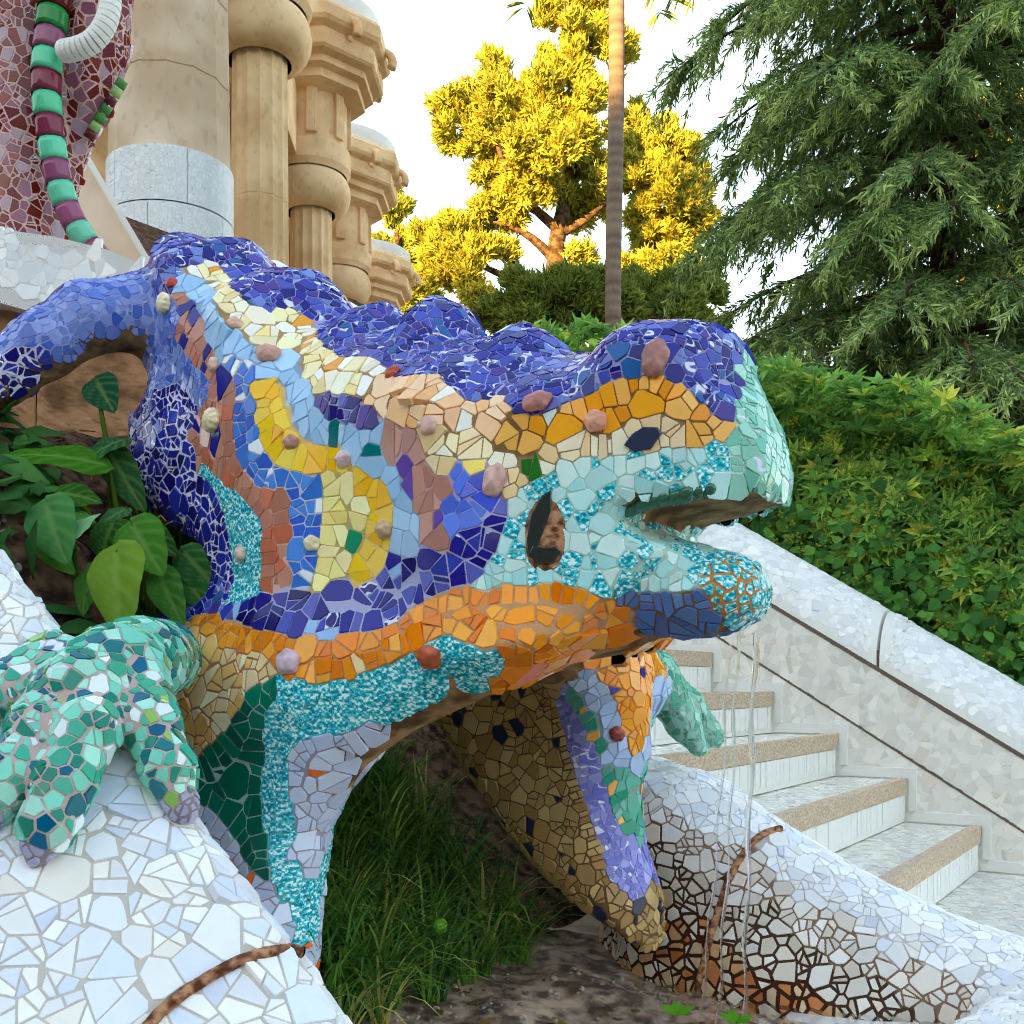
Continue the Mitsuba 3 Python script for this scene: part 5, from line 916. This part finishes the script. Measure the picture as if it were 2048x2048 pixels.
# broad-leaved plants in the bed between parapet and lizard
PLANTS = [
 ('arum_plant', 'bright green broad-leaved plant right beside the parapet edge, lowest of the bed', (-0.733, 2.050, 1.739), [((-0.711, 1.980, 1.839), (-0.699, 1.900, 1.703), .115, (130,170,58), 1.0), ((-0.742, 2.020, 1.824), (-0.780, 1.980, 1.777), .075, (89,151,61), 0.8), ((-0.771, 2.020, 1.810), (-0.785, 1.970, 1.738), .06, (81,140,51), .8)]),
 ('arum_plant', 'broad-leaved plant with heart leaf drooping over the parapet, left of the bed', (-0.837, 2.100, 1.803), [((-0.847, 2.000, 1.928), (-0.806, 1.940, 1.829), .10, (84,151,84), 1.0), ((-0.817, 2.000, 1.851), (-0.765, 1.980, 1.917), .05, (153,211,153), .6), ((-0.864, 2.080, 1.961), (-0.778, 2.050, 1.956), .06, (56,107,38), .4), ((-0.864, 2.020, 1.863), (-0.801, 1.980, 1.810), .05, (89,153,56), .6)]),
 ('canna_plant', 'plant with long arching strap leaf crossing the upper left of the bed', (-0.816, 2.250, 1.828), [((-0.808, 2.200, 2.035), (-0.974, 2.120, 2.081), .075, (66,133,33), .4), ((-0.925, 2.200, 2.014), (-0.999, 2.100, 2.066), .09, (51,110,51), .4), ((-0.794, 2.250, 2.100), (-0.859, 2.180, 2.063), .075, (51,104,64), .7), ((-0.826, 2.250, 2.078), (-0.748, 2.180, 1.963), .075, (51,102,56), .7), ((-0.872, 2.300, 2.238), (-0.830, 2.260, 2.173), .08, (38,94,66), .7), ((-0.771, 2.200, 1.950), (-0.826, 2.150, 1.916), .055, (66,120,74), .6)]),
 ('arum_plant', 'dark green broad-leaved plant under the lizard hip, middle of the bed', (-0.739, 2.200, 1.770), [((-0.726, 2.100, 1.904), (-0.662, 2.030, 1.820), .10, (79,143,51), 1.0), ((-0.779, 2.150, 1.916), (-0.797, 2.100, 1.853), .09, (56,110,46), .8), ((-0.738, 2.180, 1.905), (-0.661, 2.120, 1.866), .07, (46,92,43), .7)]),
 ('arum_plant', 'shaded green plant tucked behind the lizard shoulder, right end of the bed', (-0.675, 2.200, 1.749), [((-0.675, 2.100, 1.813), (-0.626, 2.040, 1.723), .07, (76,138,58), .8), ((-0.653, 2.180, 1.863), (-0.559, 2.120, 1.774), .08, (56,112,58), .6), ((-0.669, 2.180, 1.831), (-0.579, 2.100, 1.742), .06, (61,117,56), .6), ((-0.622, 2.200, 1.860), (-0.559, 2.160, 1.829), .05, (48,97,46), .6)])]
for nm, lab, root, leaves in PLANTS:
    t = thing(nm, lab, 'plant', None); root = np.array(root)
    for b, e, wd, c, h in leaves:
        v, f = place_leaf(b, e, wd, up=(-0.3, -0.75, 0.6), heart=h, droop=0.30, nu=17, nv=11); tt_, ss_ = np.repeat(np.linspace(0, 1, 17), 11), np.tile(np.linspace(-1, 1, 11), 17); vein = np.maximum(np.exp(-(ss_ / 0.09) ** 2), 0.45 * (np.cos(30 * tt_ - 9 * np.abs(ss_)) > 0.55)); col = srgb(*c) * (0.86 + 0.16 * meshkit.fbm(v * 30, 2, 3))[:, None] * (1 - 0.35 * vein[:, None]) + srgb(170, 196, 110) * 0.35 * vein[:, None]
        obj('leaf', (v, f), 'mat_leaf', t, smooth=True, color=np.clip(col, 0, 1)); b = np.array(b); obj('stem', tube([root, (root + b) / 2 + [0.01, 0, 0.03], b], [0.007, 0.006, 0.004], 6), 'mat_leaf', t, smooth=True, color=np.tile(srgb(92, 116, 40), (6 * 3 + 2, 1)))
# filler leaves in the dark of the bed
rs = np.random.default_rng(31); fl, fc = [], []
for i in range(150):
    a, w = rs.uniform(-1.45, -0.62), rs.uniform(-0.60, -0.30); z = bed_height(np.array([a]), np.array([w]))[0]; p = world([a, w, z + rs.uniform(0.0, 0.09)]); d = unit([rs.normal(), rs.normal() - .4, rs.normal(0, .5)]); s = rs.uniform(0.06, 0.14)
    v, f = place_leaf(p, p + d * s, s * 0.5, droop=0.25, nu=5); fl.append((v, f)); fc.append(np.tile(pick(rs, [(70,120,62), (60,104,56), (86,136,68)], 1)[0], (len(v), 1)))
v, f = cat(fl); gcv = thing('undergrowth', 'dark low leaves filling the soil under the broad-leaved plants', 'undergrowth'); labels[gcv]['kind'] = 'stuff'; obj('leaves', (v, f), 'mat_leaf', gcv, smooth=True, color=np.vstack(fc), kind='stuff')
# grass under the lizard's belly
def ribbons(n, seed):
    rs = np.random.default_rng(seed); vs, fs, cs = [], [], []
    for i in range(n):
        a = rs.uniform(-0.95, -0.30); w = rs.uniform(-0.20, 0.50); base = world([a, w, bed_height(np.array([a]), np.array([w]))[0] - 0.01]); pal = pick(rs, [(96,140,58,3), (124,164,72,2), (76,120,66,2), (164,184,88,.7), (196,190,110,.3)], 1)[0]
        for q in range(rs.integers(16, 34)):
            az = rs.uniform(0, 2 * np.pi); ln_ = rs.uniform(0.13, 0.32); o = np.array([np.cos(az), np.sin(az), 0]); t = np.linspace(0, 1, 6); k = rs.uniform(0.35, 1.0); p = base + rs.normal(0, 0.008, 3) + (ln_ * k * t ** 1.4)[:, None] * o + (ln_ * (1.05 * t - 0.75 * k * t ** 2.4))[:, None] * LZ
            s = unit(np.cross(o, LZ)) * 0.0032; wd = np.array([1, 1, .9, .75, .5, .12])[:, None]; v = np.stack([p - s * wd, p + s * wd], 1).reshape(-1, 3); m = np.arange(5) * 2; f = np.vstack([np.stack([m, m + 1, m + 3], 1), np.stack([m, m + 3, m + 2], 1)]); vs.append(v); fs.append(f); cs.append(np.tile(pal * rs.uniform(0.7, 1.3), (12, 1)))
    v, f = cat(list(zip(vs, fs))); return v, f, np.clip(np.vstack(cs), 0, 1)
v, f, c = ribbons(260, 41); obj('grass', (v, f), 'mat_leaf', None, smooth=True, color=c); labels['grass'] = {'label': 'tufts of thin dark green grass under the lizard arch', 'category': 'grass', 'kind': 'stuff'}
# ---------------------------------------------------------------- the lizard's small pieces
def egg(c, n, r, flat=0.6, along=None, long=1.0, sub=2, ridges=0):
    m = trimesh.creation.icosphere(sub, 1.0); v = np.array(m.vertices); n = unit(n); t = unit(np.cross(n, [0.3, 0.2, 1.0])) if along is None else unit(np.array(along) - (np.array(along) @ n) * n); b = np.cross(n, t)
    if ridges: v = v * (1 + 0.05 * np.cos(ridges * np.arctan2(v[:, 1], v[:, 0])))[:, None]
    v = v * (1 + 0.22 * (meshkit.fbm(v * 2 + c[0] * 9, 2, 1) - 0.5))[:, None]
    return np.array(c) + r * (v[:, :1] * t * long + v[:, 1:2] * b + v[:, 2:] * n * flat), np.array(m.faces)
vt = cKDTree(world(body.vertices)); wn = np.array(body.vertex_normals) @ LR
def at_skin(p, k=12): return unit(wn[vt.query(p, k=k)[1]].mean(0))
scene['mat_shell'] = bs(VC, 0.3, 0.4)
def shellcol(v, c, seed):
    k = meshkit.fbm(v * 90, 4, seed)[:, None]; return np.clip(srgb(*c) * (0.45 + 1.1 * k), 0, 1)
STUDS = [
 ([(-0.760, -0.191, 0.779)], .026, (238,222,186), 'cream shell knob at the top of the terracotta band', 1), ([(-0.533, -0.215, 0.690)], .017, (206,166,140), 'small pink shell knob on the upper cream band', 0), ([(-0.451, -0.209, 0.619)], .027, (196,150,134), 'large pinkish shell knob on the pale blue band', 0),
 ([(-0.577, -0.225, 0.617)], .018, (222,188,166), 'pink shell knob on the terracotta band', 0), ([(-0.579, -0.225, 0.509)], .030, (236,222,180), 'big cream ribbed shell knob on the terracotta band', 1), ([(-0.357, -0.243, 0.437)], .017, (176,130,110), 'brown shell knob on the golden band', 0),
 ([(-0.238, -0.235, 0.394)], .020, (206,176,176), 'grey pink shell knob at the end of the golden band', 0), ([(-0.487, -0.240, 0.244)], .020, (222,196,176), 'pale shell knob on the turquoise strip', 0), ([(-0.303, -0.246, 0.250)], .018, (226,214,170), 'pale yellow shell knob on the royal blue band', 0),
 ([(-0.145, -0.237, 0.264)], .020, (202,166,130), 'tan shell knob on the gold loop', 0), ([(-0.749, -0.185, 0.821)], .014, (196,70,60), 'small red knob beside the top of the hind leg', 0), ([(-0.152, -0.207, 0.539)], .017, (186,78,48), 'red brown knob above the peach band', 0),
 ([(-0.037, -0.258, 0.423)], .019, (212,170,160), 'pinkish knob below the peach band', 0), ([(0.142, -0.207, 0.448)], .021, (182,120,110), 'oval rose knob between the blue crest and amber band', 0), ([(0.328, -0.166, 0.497)], .026, (160,112,104), 'long brown conch on the blue brow', 0),
 ([(0.235, -0.181, 0.411)], .022, (226,160,134), 'salmon knob on the amber band near the eye', 0), ([(0.071, -0.223, 0.328)], .024, (200,160,150), 'long pale shell by the cheek', 0), ([(-0.016, -0.280, 0.044)], .025, (176,84,52), 'big red brown knob on the turquoise belly band', 0),
 ([(-0.304, -0.302, 0.037)], .028, (206,180,192), 'lavender shell knob on the orange belly band', 0), ([(-0.014, 0.368, -0.106)], .020, (150,60,50), 'dark red knob on the pale blue far arm', 0)]
for i, (p, r, c, lab, rib) in enumerate(STUDS):
    p = world(np.array(p)[0]); n = at_skin(p); al = {14: (0.25, 0, 1), 16: (0.3, 0, 1), 13: (0.9, -.5, .4)}.get(i); r = r * 0.8; v, f = egg(p + n * r * 0.25, n, r, 0.62, al, 1.5 if al else 1.15, 3, 11 if rib else 5)
    obj('knob', (v, f), 'mat_shell', lizard, smooth=True, color=shellcol(v, c, i), label=lab)
scene['mat_dark_glass'] = bs(srgb(14, 30, 26), 0.06, 0.6, clearcoat=1.0); scene['mat_green_glass'] = bs(srgb(26, 92, 66), 0.08, 0.6, clearcoat=1.0); scene['mat_navy_glass'] = bs(srgb(34, 44, 78), 0.1, 0.6, clearcoat=1.0)
def chip(p, n, t, outline, h, bev=0.002):
    n = unit(n); t = unit(np.array(t) - (np.array(t) @ n) * n); b = np.cross(n, t); return solid_tile(np.array(p), np.array(outline, float), t, b, n, h, bev, np.zeros(2))
eye = world(np.array([(0.311, -0.171, 0.375)])[0]); n = at_skin(eye); obj('eye', chip(eye, n, LA, [(-.030, -.006), (-.014, -.017), (.012, -.016), (.029, .006), (.024, .016), (.002, .019), (-.016, .010)], 0.006), 'mat_navy_glass', lizard, label='dark blue glass eye set in cream tiles')
e1 = world(np.array([(0.144, -0.203, 0.251)])[0]); n = at_skin(e1, 90); obj('glass_shard', chip(e1, n, LA, [(.018, .056), (.004, .048), (-.014, .015), (-.019, -.022), (-.015, -.050), (-.006, -.046), (.007, -.012), (.019, .025)], 0.008), 'mat_dark_glass', lizard, label='long dark green glass shard on the cheek')
e2 = world(np.array([(0.153, -0.203, 0.205)])[0]); n = at_skin(e2, 90); obj('glass_shard', chip(e2, n, LA, [(.027, .004), (.020, .012), (.004, .009), (-.018, .013), (-.024, 0.0), (-.012, -.014), (.015, -.015)], 0.009), 'mat_dark_glass', lizard, label='black glass shard at the bottom of the cheek hollow')
e3 = world(np.array([(0.155, -0.200, 0.236)])[0]); n = at_skin(e3, 90); v, f = egg(e3, n, 0.034, 0.15, LZ, 1.75, 3); v[:, :] = np.array(e3) + (v - e3) * 1.0; obj('cheek_patch', (v + n * 0.002 - LA * 0.002, f), 'mat_rust', lizard, smooth=True, label='oval patch of brown cement around the cheek glass')
for q in ("B 1215,1105", "B 1255,1085", "B 1300,1070", "B 1345,1062", "B 1390,1058", "B 1430,1050", "B 1470,1042"): pass
TEETH = [[(0.276, -0.136, 0.281)], [(0.294, -0.140, 0.285)], [(0.313, -0.142, 0.288)], [(0.330, -0.140, 0.290)], [(0.348, -0.137, 0.291)], [(0.365, -0.135, 0.293)], [(0.381, -0.127, 0.296)], [(0.397, -0.120, 0.298)]]
for i, p in enumerate(TEETH):
    p = world(np.array(p)[0]); n = at_skin(p); v, f = egg(p + n * 0.004, n, 0.014 if i < 6 else 0.011, 0.8, LZ, 1.4, 1); obj('tooth', (v, f), 'mat_green_glass', lizard, smooth=True)
# a thread of water from the jaw, and seepage over the basin wall
scene['mat_stream'] = {'type': 'dielectric', 'int_ior': 1.33}
st = thing('water_stream', 'thin clear thread of water falling from the lizard lower jaw', 'water'); p0 = np.array((0.454, 2.050, 1.697)); zz = np.linspace(0, 0.92, 24); rs = np.random.default_rng(3)
pts = np.stack([p0[0] - 0.03 * zz + 0.004 * np.sin(zz * 30), p0[1] + 0.0 * zz, p0[2] - zz], -1); 
for k_, (dx, dy, r_) in enumerate(((0, 0, .0048), (-.028, .02, .003), (-.05, -.01, .0024))):
    q = pts + [dx, dy, 0.012 * k_] + np.stack([-0.03 * k_ * zz ** 2, 0 * zz, 0 * zz], -1); obj('thread', tube(q, r_ * (1 + 0.35 * np.sin(zz * 37 + k_)) * (1 - 0.3 * zz), 10), 'mat_stream', st, smooth=True)
fr = thing('green_fruit', 'small round bright green fruit lying in the grass', 'fruit'); v, f = egg((-0.151, 2.300, 1.092), (0, -1, 0.3), 0.0165, 1.0, None, 1.0, 3); obj('skin', (v, f), 'mat_shell', fr, smooth=True, color=np.tile(srgb(112, 178, 50), (len(v), 1)))
rs = np.random.default_rng(77)
for lab, root in (('tiny bright green seedling on the basin floor, left of the dark joint', (0.313, 2.080, 0.973)), ('tiny bright green seedling at the bottom of the rusty basin wall', (0.420, 2.060, 0.964)), ('light green seedling at the foot of the grass by the parapet', (-0.282, 2.120, 1.012))):
    t = thing('seedling', lab, 'seedling', None); root = np.array(root)
    for q in range(5):
        az = q * 1.26 + rs.uniform(0, .5); d = np.array([np.cos(az) * .8, np.sin(az) * .8 - .2, 0.5]); v, f = place_leaf(root, root + unit(d) * 0.035, 0.022, up=(0, -.3, 1), droop=0.2, nu=5); obj('leaf', (v, f), 'mat_leaf', t, smooth=True, color=np.tile(srgb(96, 160, 40), (len(v), 1)))
# litter and pebbles on the wet floor and in the bed
rs = np.random.default_rng(91); pb, lt, lc = [], [], []
for i in range(520):
    if i % 3: a, w = rs.uniform(-0.35, 0.5), rs.uniform(-0.5, 0.55); z = floor_(np.array([a]), np.array([w]))[0, 2]
    else: a, w = rs.uniform(-1.5, -0.7), rs.uniform(-0.6, -0.3); z = EYE + bed_height(np.array([a]), np.array([w]))[0]
    c = world([a, w, 0]); c[2] = z; m = trimesh.creation.icosphere(1); r = rs.uniform(0.003, 0.009); pb.append((np.array(m.vertices) * r * rs.uniform(0.6, 1.3, 3) + c, m.faces))
v, f = cat(pb); scene['mat_pebble'] = bs(rock((92, 80, 70), (176, 164, 150), 60.0), 0.7, 0.3); obj('pebbles', (v, f), 'mat_pebble', None, smooth=True); labels['pebbles'] = {'label': 'small grey brown pebbles strewn over the basin floor and planting bed', 'category': 'pebbles', 'kind': 'stuff'}
for i in range(150):
    if i % 2: a, w = rs.uniform(-0.40, 0.45), rs.uniform(-0.3, 0.5); z = floor_(np.array([a]), np.array([w]))[0, 2] + 0.004
    else: a, w = rs.uniform(-1.5, -0.6), rs.uniform(-0.6, 0.1); z = EYE + bed_height(np.array([a]), np.array([w]))[0] + 0.006
    p = world([a, w, 0]); p[2] = z; d = unit([rs.normal(), rs.normal(), rs.normal(0, .15)]); s = rs.uniform(0.018, 0.042); v, f = place_leaf(p, p + d * s, s * 0.45, up=(rs.normal(0, .2), rs.normal(0, .2), 1), droop=rs.uniform(-0.2, 0.3), nu=5); lt.append((v, f)); lc.append(np.tile(pick(rs, [(120,84,48), (96,66,40), (150,116,66), (110,100,50)], 1)[0], (len(v), 1)))
v, f = cat(lt); obj('leaf_litter', (v, f), 'mat_leaf', None, smooth=True, color=np.vstack(lc)); labels['leaf_litter'] = {'label': 'dead brown leaves lying on the soil and wet basin floor', 'category': 'leaf litter', 'kind': 'stuff'}
